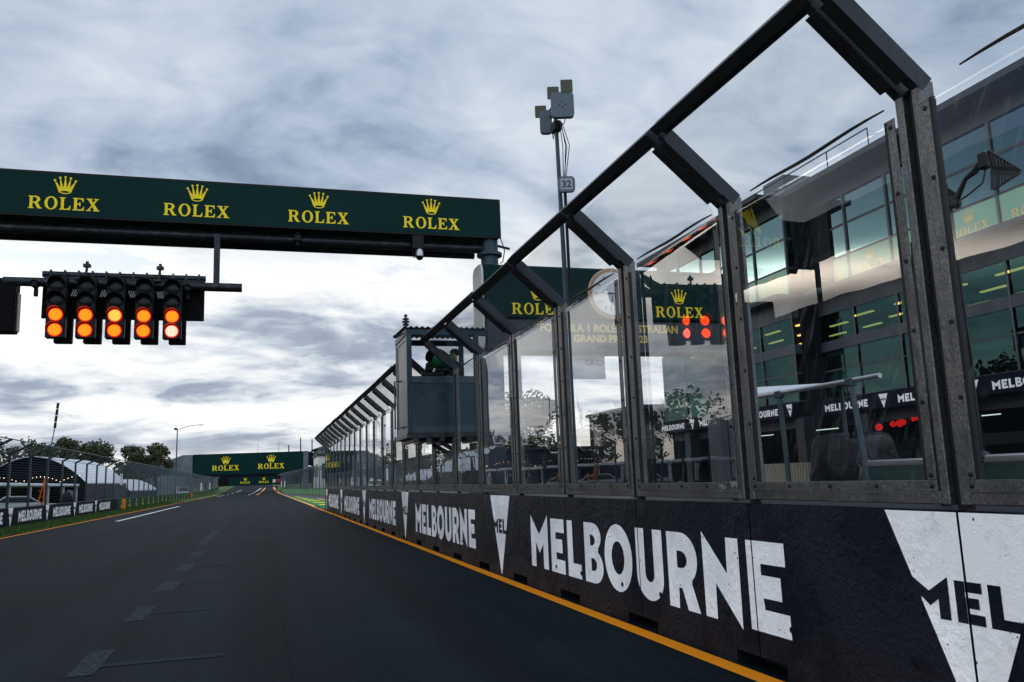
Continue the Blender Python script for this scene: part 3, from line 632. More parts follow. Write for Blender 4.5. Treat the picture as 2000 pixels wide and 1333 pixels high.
for i in range(0, NB):
    if i == SHORT: continue
    lab = {0: 'widest glazed fence panel, with the tarp-covered machine behind it', 1: 'glazed fence panel with red lamps and gold brand name showing in it',
           2: 'glazed fence panel with the pale clock showing behind it'}.get(i, f'glazed fence panel with canted top, {ORD[i+1]} from the right')
    if i == NB - 1: lab = 'last glazed fence panel at the far end of the wall'
    PANES[i] = dup(pan, (XW, Y0 + STEP * i + 1.0, HW), lab)
    for c in PANES[i].children:
        if c.name.startswith('top_rail'): c.location = (rp.uniform(-.012, .012), 0, rp.uniform(-.012, .012)); c.rotation_euler.x = rp.uniform(-.006, .006)
for i, sw in ((1, -.060), (0, .010), (2, -.030), (3, -.006), (4, .006)):
    for c in PANES[i].children:
        if c.name.startswith('pane'): c.rotation_euler.z = sw; c.location.x += .02 if abs(sw) > .02 else 0
# ------------------------------------------------------------------ start gantry
YG = 20.6
ga = thing('overhead_gantry', 'dark green overhead gantry board with four gold crown emblems across the track', 'gantry', (5.82, YG, 0))
b = MB(); b.bbox(-9.5, 6.06, YG, YG + 1.5, 7.80, 8.86, .03); bo = b.build('sign_board', 'green_board', ga)
b = MB(); b.box(-9.5, 6.075, YG - .012, YG - .002, 8.835, 8.875); b.box(-9.5, 6.075, YG - .012, YG - .002, 7.785, 7.82); b.box(6.04, 6.075, YG - .012, YG - .002, 7.82, 8.835); b.build('edge_trim', 'black_plastic', ga)
for x in (-7.35, -4.45, -1.57, 1.31, 4.19): brand(bo, (x, YG - .006, 7.965), (1, 0, 0), (0, 0, 1), .30, gapf=.30, cw=.98)
b = MB()
b.tube([(-9.5, YG + .35, 7.58), (5.62, YG + .35, 7.58)], .13, 14); b.tube([(-9.5, YG + 1.2, 7.62), (5.62, YG + 1.2, 7.62)], .10, 10)
for i in range(12):
    x = -8.6 + i * 1.25; b.tube([(x, YG + .3, 7.6), (x + .62, YG + .5, 7.8)], .035, 6); b.tube([(x + 1.25, YG + .3, 7.6), (x + .62, YG + .5, 7.8)], .035, 6)
b.build('truss', 'dark_steel', ga, smooth=True)
b = MB(); b.lathe((5.82, YG + .3, 0), (0, 0, 1), [(.30, 0), (.30, .05), (.235, .06), (.235, 7.2), (.235, 7.34), (.34, 7.36), (.34, 7.44), (.235, 7.46), (.235, 7.8)], 28); b.build('column', 'post_steel', ga, smooth=True)
b = MB(); b.tube([(6.08, YG + .1, 7.82), (6.13, YG + .05, 7.65), (6.16, YG, 7.45), (6.1, YG, 7.15), (6.02, YG, 7.1)], .014, 6); b.build('cable', 'black_plastic', ga)
b = MB(); b.tube([(.8, YG + .2, 7.85), (.8, YG + .2, 7.42)], .05, 8); b.bbox(.71, .90, YG + .1, YG + .3, 7.5, 7.68, .02); b.tube([(.8, YG + .3, 8.86), (.8, YG + .3, 8.98)], .035, 8); b.build('clamp', 'black_plastic', ga)
# dome camera
dc = thing('dome_camera', 'small white dome camera hanging under the green gantry board', 'camera', (3.87, YG + .1, 7.45))
b = MB(); b.bbox(3.68, 3.98, YG + .0, YG + .2, 7.42, 7.78, .01); b.tube([(3.72, YG + .1, 7.43), (3.72, YG + .1, 7.2), (3.86, YG + .1, 7.2)], .015, 6); b.build('bracket', 'black_plastic', dc)
b = MB(); b.lathe((3.87, YG + .05, 7.22), (0, 0, 1), [(.105, 0), (.105, .1), (.09, .16), (.05, .2)], 16); b.build('housing', 'alu', dc, smooth=True)
b = MB(); b.ball((3.87, YG + .05, 7.215), .10, 16); b.build('dome', 'black_plastic', dc, smooth=True)
# start lights
sl = thing('start_lights', 'row of five black starting light heads with two glowing orange lamps each', 'start lights', (-1.09, YG, 7.45))
b = MB(); b.tube([(-5.6, YG + .02, 6.235), (-.5, YG + .02, 6.235)], .105, 18); b.build('pipe', 'dark_steel', sl, smooth=True)
b = MB(); b.bbox(-1.16, -1.02, YG - .03, YG + .07, 6.3, 7.56, .012); b.build('hanger', 'dark_steel', sl)
b = MB(); b.bbox(-4.84, -1.36, YG + .16, YG + .22, 5.43, 6.32, .01); b.box(-4.82, -1.38, YG + .10, YG + .16, 5.43, 5.58)
b.build('backboard', 'black_shroud', sl)
b = MB(); b.tube([(-4.86, YG + .2, 6.47), (-1.34, YG + .2, 6.47)], .075, 10); b.bbox(-4.82, -1.36, YG + .14, YG + .24, 6.28, 6.42, .01)
for i in range(12): b.box(-4.7 + i * .29, -4.66 + i * .29, YG + .10, YG + .2, 6.40, 6.56)
b.build('top_rail', 'dark_steel', sl)
b = MB()
for x in (-3.93, -2.37):
    b.tube([(x, YG - .05, 6.3), (x + .03, YG - .05, 6.62)], .03, 8); b.bbox(x - .05, x + .11, YG - .1, YG, 6.6, 6.68, .01); b.bbox(x - .2, x + .06, YG - .14, YG - .02, 6.29, 6.36, .01); b.tube([(x + .03, YG - .05, 6.68), (x + .03, YG - .05, 6.74)], .035, 8)
b.build('clamp', 'dark_steel', sl)
for x in (-4.93, -1.72):
    b = MB(); b.lathe((x, YG - .05, 6.15), (0, -1, 0), [(.085, 0), (.095, .18), (.08, .2), (.06, .16)], 14); b.bbox(x - .04, x + .04, YG - .05, YG + .05, 5.9, 6.1, .01); b.build('floodlight', 'black_plastic', sl, smooth=True)
XS = [-4.435 + .604 * i for i in range(5)]
for i in range(4):
    xm = (XS[i] + XS[i + 1]) / 2
    b = MB(); b.box(xm - .09, xm + .09, YG + .05, YG + .06, 5.93, 6.10); o = b.build('striped_plate', 'black_plastic', sl)
    b = MB()
    for q in range(4):
        x = xm - .085 + q * .048; k_ = .03 if i < 2 else -.03; b.add([(x - k_ + .012, YG + .045, 5.935), (x - k_ + .035, YG + .045, 5.935), (x + k_ + .035, YG + .045, 6.095), (x + k_ + .012, YG + .045, 6.095)], [(0, 1, 2, 3)])
    b.build('stripes', 'stripe_white', o)
ZL = [6.10, 5.765, 5.425, 5.08]
for i, x in enumerate(XS):
    b = MB(); b.bbox(x - .20, x + .20, YG - .34, YG - .14, 4.90, 6.31, .02); hd = b.build('signal_head', 'black_plastic', sl)
    b = MB(); b.bbox(x - .10, x + .27, YG + .02, YG + .20, 4.84, 5.45, .015); b.build('rear_head', 'black_shroud', sl)
    for j, z in enumerate(ZL):
        yf = YG - .345
        b = MB(); n = 24; vs = []; fs = []                     # hood: a short sleeve open below
        for k in range(n + 1):
            a = R(-20 + 220 * k / n); L = .05 + .17 * max(0, math.sin(a)) ** .6
            for rr in (.178, .166): vs += [(x + rr * math.cos(a), yf, z + rr * math.sin(a)), (x + rr * math.cos(a), yf - L, z + rr * math.sin(a))]
        for k in range(n):
            a = 4 * k; fs += [(a, a + 1, a + 5, a + 4), (a + 2, a + 6, a + 7, a + 3), (a + 1, a + 3, a + 7, a + 5)]
        b.add(vs, fs); b.build('hood', 'black_plastic', hd, smooth=True)
        b = MB(); lit = j >= 2
        b.lathe((x, yf + .004, z), (0, -1, 0), [(.155, 0), (.150, .02), (.132, .026), (.128, .018)], 28); b.build('lens_rim', 'lens_rim' if lit else 'black_plastic', hd, smooth=True)  # lit rims take the emissive material for the red halo round the lamps
        b = MB(); b.lathe((x, yf + .002, z), (0, -1, 0), [(.131, .0), (.128, .03), (.10, .042), (.05, .05)], 26)
        m_ = 'dark_lens'
        if lit: m_ = 'lamp_hot' if (i == 4 and j == 3) else 'lamp_amber_b' if (i == 2 and j == 2) else 'lamp_amber'
        b.build('lamp', m_, hd, smooth=True)
sp = thing('hanging_panel', 'plain dark ribbed panel hanging left of the starting lights', 'panel', (-6.4, YG, 7.45))
b = MB(); b.bbox(-7.6, -5.33, YG - .05, YG + .35, 5.07, 6.30, .02)
for i in range(9): b.box(-7.58, -5.35, YG - .056, YG - .048, 5.14 + i * .13, 5.17 + i * .13)
b.build('panel', 'black_shroud', sp); b = MB(); b.box(-5.325, -5.30, YG + .1, YG + .33, 5.12, 6.0); b.build('edge_strip', 'galvanised', sp)
b = MB(); b.bbox(-6.5, -6.36, YG - .03, YG + .07, 6.28, 7.5, .01); b.build('hanger', 'dark_steel', sp)

# ------------------------------------------------------------------ portal over the pit lane with clock
po = thing('pit_lane_portal', 'dark green portal over the pit lane with clock, gold crown emblems and race title', 'portal', (9.2, YG, 0))
def rounded(x0, x1, z0, z1, r, n=6):
    o = []
    for cx, cz, a in ((x1 - r, z1 - r, 0), (x0 + r, z1 - r, 90), (x0 + r, z0 + r, 180), (x1 - r, z0 + r, 270)): o += [(cx + r * math.cos(R(a + 90 * k / n)), cz + r * math.sin(R(a + 90 * k / n))) for k in range(n + 1)]
    return o
b = MB(); b.bbox(5.56, 12.85, YG, YG + .8, 5.62, 7.08, .05); bm = b.build('beam', 'green_wrap', po)
b = MB(); b.bbox(5.60, 12.82, YG + .05, YG + .75, 4.73, 5.615, .03); lowb = b.build('lower_beam', 'facade_grey', po)
for x0, x1 in ((5.5, 6.05), (12.3, 12.82)):
    b = MB(); b.bbox(x0, x1, YG + .06, YG + .78, 0, 4.725, .03); b.build('leg', 'facade_grey', po)
b = MB(); b.prism(rounded(YG + .02, YG + .95, 4.75, 7.12, .25), (5.50, 0, 0), (0, 1, 0), (0, 0, 1), .055); b.build('end_cheek', 'building_white', po)
for x in (7.05, 11.25): brand(bm, (x, YG - .006, 5.74), (1, 0, 0), (0, 0, 1), .30, gapf=.30, cw=.98)
c = (9.2, YG - .004, 6.36)
b = MB(); b.lathe(c, (0, -1, 0), [(.72, 0), (.72, .05), (.70, .06)], 40); ck = b.build('clock', 'clock_ring', po, smooth=True)
b = MB(); b.lathe((c[0], c[1] - .062, c[2]), (0, -1, 0), [(.60, 0), (.60, .008)], 40); b.build('clock_face', 'clock_face', ck)
b = MB()
for k_ in range(60):
    a = R(6 * k_); p = Vector((math.cos(a), 0, math.sin(a))); q = Vector(c) + Vector((0, -.066, 0)); b.obox(q + p * .62, q + p * .69, .022, .006)
for k_ in range(12):
    a = R(30 * k_); p = Vector((math.cos(a), 0, math.sin(a))); q = Vector(c) + Vector((0, -.076, 0)); b.obox(q + p * .42, q + p * .54, .055, .006)
for a, L, w in ((80, .5, .05), (178, .36, .07)):
    p = Vector((math.cos(R(a)), 0, math.sin(R(a)))); q = Vector(c) + Vector((0, -.082, 0)); b.obox(q - p * .08, q + p * L * (-1 if a == 80 else 1), w, .006)
b.build('clock_marks', 'ring_dark', ck)
text(lowb, 'FORMULA 1 ROLEX AUSTRALIAN', (9.13, YG + .042, 5.30), (1, 0, 0), (0, 0, 1), .29, 'gold_soft', wid=.95, bold=.012)
text(lowb, 'GRAND PRIX 2023', (9.13, YG + .042, 5.02), (1, 0, 0), (0, 0, 1), .27, 'gold_soft', wid=1.0, bold=.012)
b = MB(); b.bbox(8.0, 9.05, YG + .38, YG + .42, 4.05, 4.72, .01); hb = b.build('sky_gap_board', 'building_white', po)  # added white board where bright sky shows, carrying a glass sticker's word
text(hb, 'GRID', (8.72, YG + .374, 4.42), (1, 0, 0), (0, 0, 1), .23, 'ring_dark')

# ------------------------------------------------------------------ antenna mast with number 32
ms_ = thing('antenna_mast', 'thin mast with box antennas on top and a number 32 display behind the fence', 'mast', (5, 13.2, 0))
b = MB(); b.tube([(5, 13.05, 0), (5, 13.12, 4.7), (5, 13.22, 8.3)], [.05, .042, .034], 12); b.build('pole', 'post_steel', ms_, smooth=True)
def rbox(mb, o, ux, uy, w, h, dep, r):
    mb.prism(rounded(-w / 2, w / 2, -h / 2, h / 2, r), o, ux, uy, dep)
ux = Vector((.96, -.28, 0)).normalized()
for (x, y, z, w, h, lab) in ((5.0, 12.86, 7.88, .40, .46, 0), (4.93, 13.55, 7.86, .22, .44, 0)):
    b = MB(); rbox(b, (x, y, z), ux, (0, 0, 1), w, h, .10, .07); p = b.build('antenna_box', 'antenna_grey', ms_, smooth=True, auto=30)
    if w > .3:
        b = MB(); nn = ux.cross(Vector((0, 0, 1)))
        for du, dv in ((0, .05), (-.05, 0), (.05, 0), (0, -.05)): b.lathe(Vector((x, y, z)) + nn * .100 + ux * du + Vector((0, 0, dv)), nn, [(.012, 0), (.012, .004)], 8)
        b.build('indicator', 'black_plastic', p)
for (x, y, z) in ((4.96, 13.18, 8.28), (5.06, 12.76, 8.22), (4.9, 13.72, 8.16)):
    b = MB(); rbox(b, (x, y, z), ux, (0, 0, 1), .21, .23, .03, .02); b.build('panel_antenna', 'antenna_olive', ms_)
b = MB(); b.obox((5, 13.5, 7.95), (5, 12.9, 7.95), .05, .05); b.obox((5, 13.75, 8.1), (5.02, 12.75, 8.12), .03, .03); b.bbox(4.93, 5.07, 13.1, 13.32, 7.55, 7.75, .02); b.build('bracket', 'black_plastic', ms_)
b = MB(); rbox(b, (5.03, 12.93, 6.46), ux, (0, 0, 1), .30, .28, .07, .07); dp = b.build('display', 'antenna_grey', ms_, smooth=True, auto=30)
nn = ux.cross(Vector((0, 0, 1))); b = MB(); o = Vector((5.03, 12.93, 6.46)) + nn * .073; b.shapes([[rounded(-.105, .105, -.10, .10, .02)]], o, ux, (0, 0, 1)); b.build('screen', 'display_face', dp)
text(dp, '32', o + nn * .003 + Vector((0, 0, -.06)), ux, (0, 0, 1), .17, 'ring_dark', bold=.004)
b = MB()
for q in range(4):
    dx_ = .03 + .014 * q; b.tube([(5 + dx_, 13.1, 7.7), (5 + dx_ + .05 * (q % 2), 13.0 - .03 * q, 7.2), (5 + dx_, 13.05, 6.6), (5 + dx_, 13.05, 4.0 + .1 * q)], .008, 5)
    b.tube([(4.95 + .03 * q, 13.3 - .15 * q, 7.65), (4.96 + .02 * q, 13.28 - .14 * q, 7.45 + .04 * q), (4.99 + .01 * q, 13.2 - .05 * q, 7.6)], .009, 5)
b.build('cable', 'black_plastic', ms_)

# ------------------------------------------------------------------ camera cage over the wall
cg = thing('camera_cage', 'grey metal camera cage with tin roof sticking out over the track wall', 'cage', (3.4, 16.6, 0))
cx0, cx1, cy0, cy1, cf, cp, ct = 2.70, 4.14, 16.0, 17.35, 2.33, 3.50, 4.44
def panelled(name, x0, x1, y0, y1, z0, z1, face, m='cage_metal'):
    b = MB(); b.box(x0, x1, y0, y1, z0, z1); o = b.build(name, m, cg); f = MB(); e = .012
    if face == 'y': f.box(x0, x1, y0 - e, y0 - .001, z0, z0 + .13); f.box(x0, x1, y0 - e, y0 - .001, z1 - .14, z1); f.box(x0, x0 + .07, y0 - e, y0 - .001, z0 + .13, z1 - .14); f.box(x1 - .07, x1, y0 - e, y0 - .001, z0 + .13, z1 - .14); f.box(x0 + .9, x0 + .96, y0 - e, y0 - .001, z0 + .13, z1 - .14); f.box(x0 + .965, x0 + .985, y0 - .03, y0 - .013, z0 + .05, z1 - .03); f.box(x0 - .01, x0 + .3, y0 - .045, y0 - .014, z1 - .13, z1 - .11)
    else: f.box(x0 - e, x0 - .001, y0, y1, z0, z0 + .13); f.box(x0 - e, x0 - .001, y0, y1, z1 - .1, z1); f.box(x0 - e, x0 - .001, y0, y0 + .08, z0 + .13, z1 - .1); f.box(x0 - e, x0 - .001, y1 - .08, y1, z0 + .13, z1 - .1)
    f.build('rib', 'cage_rib' if m == 'cage_metal' else m, o); return o
panelled('front_panel', cx0 + .07, cx1, cy0, cy0 + .03, cf + .06, cp, 'y')
panelled('back_panel', cx0 + .07, cx1, cy1 - .03, cy1, cf + .06, cp, 'y')
panelled('side_panel', cx0 + .02, cx0 + .05, cy0 + .07, cy1 - .07, cf + .06, ct - .1, 'x', 'galvanised')
panelled('side_panel', cx1 - .03, cx1, cy0 + .07, cy1 - .07, cf + .06, cp, 'x')
for x, y in ((cx0 + .05, cy0 + .02), (cx1 - .03, cy0 + .02), (cx0 + .05, cy1 - .02), (cx1 - .03, cy1 - .02)):
    b = MB(); b.bbox(x - .05, x + .05, y - .05, y + .05, cf + .06, ct - .06, .006); b.build('post', 'cage_metal', cg)
b = MB(); b.bbox(cx0 - .02, cx1 + .02, cy0 - .03, cy1 + .03, cf - .04, cf + .055, .01)
for i in range(6): b.box(cx0 + .1 + i * .26, cx0 + .2 + i * .26, cy0 - .05, cy1 + .05, cf - .11, cf - .042)
b.build('floor', 'dark_steel', cg)
for y in (16.25, 17.1):
    b = MB(); b.bbox(4.2, 4.34, y - .07, y + .07, 0, cf - .11, .01); b.obox((4.27, y, 1.7), (3.4, y, cf - .12), .08, .08); b.build('support', 'dark_steel', cg)
b = MB(); b.bbox(cx0 - .01, cx1 + .2, cy0 - .02, cy0 + .05, ct - .12, ct, .006); b.bbox(cx0 - .01, cx1 + .2, cy1 - .05, cy1 + .02, ct - .12, ct, .006); b.bbox(cx0 - .012, cx0 + .06, cy0 + .05, cy1 - .05, ct - .12, ct, .006); b.build('roof_beam', 'cage_metal', cg)
b = MB(); n = 90; vs = []; fs = []
for i in range(n + 1):
    x = cx0 - .06 + (cx1 + .25 - cx0) * i / n; z = ct + .02 + .016 * math.sin(i * math.pi / 3)
    for yy, zz in ((cy0 - .1, 0), (cy1 + .1, .05)): vs += [(x, yy, z + zz), (x, yy, z + zz + .006)]
for i in range(n):
    a = 4 * i; fs += [(a, a + 4, a + 6, a + 2), (a + 1, a + 3, a + 7, a + 5), (a, a + 1, a + 5, a + 4), (a + 2, a + 6, a + 7, a + 3)]
b.add(vs, fs); b.build('roof', 'roof_sheet', cg, smooth=True)
b = MB(); b.tube([(cx0 + .02, cy0 + .3, cf + .2), (cx0 - .1, cy0 + .9, cf + .2), (cx0 - .1, cy0 + .9, cp), (cx0 + .02, cy0 + .9, cp)], .018, 6); b.build('grab_rail', 'dark_steel', cg)
bc = thing('warning_beacon', 'small dark stacked beacon on the tin roof corner of the cage', 'beacon', (2.70, 16.0, 4.46))
b = MB(); b.lathe((2.70, 16.02, 4.44), (0, 0, 1), [(.022, 0), (.022, .05), (.055, .06), (.06, .10), (.03, .11), (.03, .125), (.075, .13), (.075, .155), (.03, .16), (.03, .18), (.065, .185), (.065, .21), (.025, .22), (.02, .25), (.045, .255), (.03, .28), (.01, .30)], 16); b.build('beacon_stack', 'dark_steel', bc, smooth=True)
sc_ = thing('bullet_camera', 'tiny black camera on an arm at the left top edge of the cage', 'camera', (2.7, 16.0, 4.3))
b = MB(); b.tube([(2.68, 16.0, 4.36), (2.58, 16.0, 4.30), (2.50, 16.0, 4.29)], .014, 6); b.build('arm', 'black_plastic', sc_); b = MB(); b.ball((2.48, 16.0, 4.28), .04, 10); b.build('head', 'black_plastic', sc_, smooth=True)

# ------------------------------------------------------------------ people
def skin_mesh(verts, edges):
    me = bpy.data.meshes.new('tmp'); me.from_pydata([v[:3] for v in verts], edges, []); ob = bpy.data.objects.new('tmp', me); COL.objects.link(ob)
    ob.modifiers.new('s', 'SKIN'); sv = me.skin_vertices[0].data
    for i, v in enumerate(verts): sv[i].radius = v[3] if isinstance(v[3], tuple) else (v[3], v[3]); sv[i].use_root = (i == 0)
    ob.modifiers.new('u', 'SUBSURF').levels = 2
    dg = bpy.context.evaluated_depsgraph_get(); m = bpy.data.meshes.new_from_object(ob.evaluated_get(dg)); bpy.data.objects.remove(ob); bpy.data.meshes.remove(me); return m
def person(label, loc, face, arms, cloth, bend=0.0, stride=.09):
    r_ = thing('person', label, 'person', loc)
    V = [(0, 0, .96, (.15, .11)), (0, .01 + bend * .3, 1.15, (.135, .10)), (0, .02 + bend * .7, 1.36, (.17, .115)), (0, .01 + bend, 1.47, (.10, .08)), (0, .02 + bend, 1.53, .055),
         (0, .04 + bend, 1.60, .075), (0, .035 + bend, 1.69, (.082, .095)), (0, .03 + bend, 1.76, .06)]
    Ed = [(i, i + 1) for i in range(7)]
    def chain(root, pts):
        k = root
        for p in pts: V.append(p); Ed.append((k, len(V) - 1)); k = len(V) - 1
        return k
    for s_, dy_ in ((-1, stride), (1, -stride)):
        chain(0, [(s_ * .10, 0, .88, .095), (s_ * .11, dy_ * .6 + .02, .50, .065), (s_ * .115, dy_ - .02, .10, .045), (s_ * .12, dy_ + .10, .045, .042), (s_ * .12, dy_ + .17, .035, .035)])
    for s_ in (-1, 1):
        sh_, el, ha = arms[0 if s_ < 0 else 1]; wr = chain(2, [(s_ * .19, bend * .75, 1.40, .062), (*el, .048), (*ha, .034)])
        e = Vector(el); h = Vector(ha); dirv = (h - e).normalized(); side = dirv.cross(Vector((s_, .3, 0))).normalized(); wv = dirv.cross(side)
        pm = h + dirv * .07; p_ = chain(wr, [(*pm, .030)])
        for q, L in ((-.024, .065), (-.008, .075), (.008, .07), (.024, .055)):
            a = pm + dirv * .04 + wv * q; chain(p_, [(*a, .010), (*(a + dirv * L * .6 + side * .01), .009), (*(a + dirv * L * .8 + side * .03), .007)])
        a = h + dirv * .03 + wv * .035 * -1; chain(wr, [(*a, .011), (*(a + dirv * .04 - wv * .015), .009)])
    V.append((0, .135 + bend, 1.655, .016)); Ed.append((6, len(V) - 1))
    me = skin_mesh(V, Ed); me.name = 'body'
    for m_ in (cloth, 'skin'): me.materials.append(M[m_])
    for p in me.polygons:
        c = p.center; hand = any((c - Vector(arms[i][2])).length < .2 and (c - Vector(arms[i][1])).dot(Vector(arms[i][2]) - Vector(arms[i][1])) > (Vector(arms[i][2]) - Vector(arms[i][1])).length_squared * .97 for i in (0, 1))
        p.material_index = 1 if c.z > 1.515 or hand else 0; p.use_smooth = True
    o = bpy.data.objects.new('body', me); COL.objects.link(o); o.parent = r_
    b = MB(); b.ball((0, .02 + bend, 1.715), .108, 14, (.86, 1, .80)); b.add([(-.07, .10 + bend, 1.725), (.07, .10 + bend, 1.725), (.05, .19 + bend, 1.715), (-.05, .19 + bend, 1.715)], [(0, 1, 2, 3)])
    me2 = b.build('cap', 'hair', None, smooth=True); me2.parent = r_
    r_.rotation_euler.z = face; return r_
person('camera operator in dark cap standing behind the parapet of the cage', (3.92, 16.85, cf + .055), R(115),
       [(0, (-.28, .18, 1.22), (-.14, .42, 1.30)), (0, (.28, .18, 1.22), (.14, .42, 1.30))], 'cloth_dark', .05)
person('person in dark clothes standing on the track beyond the pit exit', (3.28, 195, gz(195)), R(170),
       [(0, (-.26, -.04, 1.12), (-.27, .06, .88)), (0, (.26, -.04, 1.12), (.27, .06, .88))], 'cloth_dark', .0, .14)
tc = thing('covered_camera', 'television camera under a green rain cover in the cage', 'camera', (3.5, 16.55, cf + .055))
b = MB(); n = 18; prof = []
import_noise = random.Random(5)
b.tube([(3.24, 16.42, 3.98), (3.30, 16.44, 3.96), (3.38, 16.47, 3.92), (3.50, 16.52, 3.90), (3.62, 16.58, 3.90), (3.74, 16.64, 3.90), (3.80, 16.66, 3.90)], [.06, .17, .215, .20, .14, .11, .07], 11); b.build('rain_cover', 'green_cover', tc, smooth=True, auto=35)
b = MB(); b.lathe((3.31, 16.44, 3.95), (-.85, -.4, .15), [(.10, -.05), (.12, .08), (.12, .10), (.10, .10)], 14); b.build('lens_hood', 'black_plastic', tc, smooth=True)
b = MB(); b.tube([(3.52, 16.55, 3.75), (3.52, 16.55, cf + .06)], .05, 10); b.bbox(3.40, 3.66, 16.48, 16.66, 3.66, 3.76, .02)
for a in (90, 210, 330): b.tube([(3.52, 16.55, 3.2), (3.52 + .35 * math.cos(R(a)), 16.55 + .35 * math.sin(R(a)), cf + .06)], .02, 6)
b.build('pedestal', 'black_plastic', tc)
gr = thing('camera_gear', 'dark bits of camera gear on the parapet of the cage', 'equipment', (3.1, 16.05, cp))
b = MB(); b.bbox(3.02, 3.45, 16.02, 16.2, cp, cp + .10, .02); b.bbox(3.08, 3.24, 16.0, 16.14, cp + .10, cp + .2, .02); b.ball((3.14, 16.05, cp + .22), .06, 10); b.bbox(3.28, 3.36, 16.0, 16.12, cp + .09, cp + .17, .02); b.bbox(3.55, 3.85, 16.03, 16.2, cp, cp + .06, .02); b.build('gear', 'black_plastic', gr)

# ------------------------------------------------------------------ things standing in the pit lane behind the glass
aw = thing('awning_frame', 'white awning sheet on a scaffold frame behind the widest glazed panel', 'awning', (5.5, 7.4, 0))
b = MB(); vs = [(5.52, 8.45, 2.33), (5.52, 6.80, 2.30), (7.0, 8.7, 2.50), (7.0, 11.2, 2.70)]; b.add(vs + [(x, y, z - .02) for x, y, z in vs], [(0, 1, 2, 3), (7, 6, 5, 4), (0, 4, 5, 1), (1, 5, 6, 2), (2, 6, 7, 3), (3, 7, 4, 0)]); b.build('sheet', 'tent_white', aw)
b = MB(); b.tube([(5.5, 8.6, 2.285), (5.5, 6.36, 2.285)], .025, 10); b.build('front_bar', 'alu', aw, smooth=True); b = MB(); b.tube([(7.0, 11.3, 2.66), (7, 8.6, 2.46)], .025, 8); b.build('rear_bar', 'alu', aw, smooth=True)
for x, y, y2, z in ((5.5, 7.95, 7.86, 2.26), (5.5, 6.77, 6.5, 2.26), (7, 8.8, 8.8, 2.45), (7, 11, 11, 2.6)):
    b = MB(); b.tube([(x, y2, 0), (x, y, z)], .028, 10); b.bbox(x - .04, x + .04, y - .05, y + .05, z - .03, z + .05, .01); b.build('leg', 'post_steel', aw, smooth=True, auto=30)
cm = thing('covered_machine', 'bulky machine under a dark wrinkled tarp behind the widest glazed panel', 'covered machine', (5.85, 7.1, 0))
b = MB(); b.bbox(5.62, 6.08, 7.0, 7.55, 0, .5, .02); b.build('base', 'dark_steel', cm)
b = MB(); rn = random.Random(4); lv = [(.30, .40, .34), (.62, .50, .41), (.85, .44, .38), (1.0, .50, .42), (1.2, .58, .46), (1.38, .60, .47), (1.52, .57, .45), (1.66, .54, .42), (1.74, .50, .38), (1.775, .44, .32), (1.785, .2, .14), (1.79, .02, .02)]
n = 120; vs = []; ph = [rn.uniform(0, 6.28) for _ in range(12)]; nl = 46
rdg = lambda v: 1 - 2 * abs(math.sin(v)) ** .7
for li in range(nl + 1):
    q = li / nl * (len(lv) - 1); i0 = min(int(q), len(lv) - 2); fq = q - i0; z, ry, rx = (lv[i0][j] + (lv[i0 + 1][j] - lv[i0][j]) * fq for j in range(3))
    for k_ in range(n):
        a = 2 * math.pi * k_ / n; dn = max(0, 1.75 - z); A_ = .012 + .062 * min(1, dn * 1.6)
        w = 1 + A_ * (.9 * rdg(1.5 * a + ph[0] + 3.4 * z) + .8 * rdg(2.5 * a + ph[1] - 5.2 * z + .6 * math.sin(2 * a)) + .5 * rdg(4.5 * a + ph[2] + 7.5 * z + .8 * math.sin(3 * a)) + .3 * rdg(7.5 * a + ph[3] - 9 * z + math.sin(5 * z)))
        w += .018 * rdg(6 * z + 2 * a + ph[4]) * min(1, dn * 2)
        ca, sa = math.cos(a), math.sin(a); q2 = (abs(ca) ** 3 + abs(sa) ** 3) ** (-1 / 3)
        vs.append((5.85 + .82 * rx * ca * q2 * w, 7.28 + .74 * ry * sa * q2 * w, z + .022 * math.sin(2 * a + ph[5]) * (z > 1.2) - .03 * (sa < -.6) * (z > 1.6)))
b.add(vs, [(i * n + k_, i * n + (k_ + 1) % n, (i + 1) * n + (k_ + 1) % n, (i + 1) * n + k_) for i in range(nl) for k_ in range(n)]); b.build('tarp', 'tarp', cm, smooth=True, auto=50)
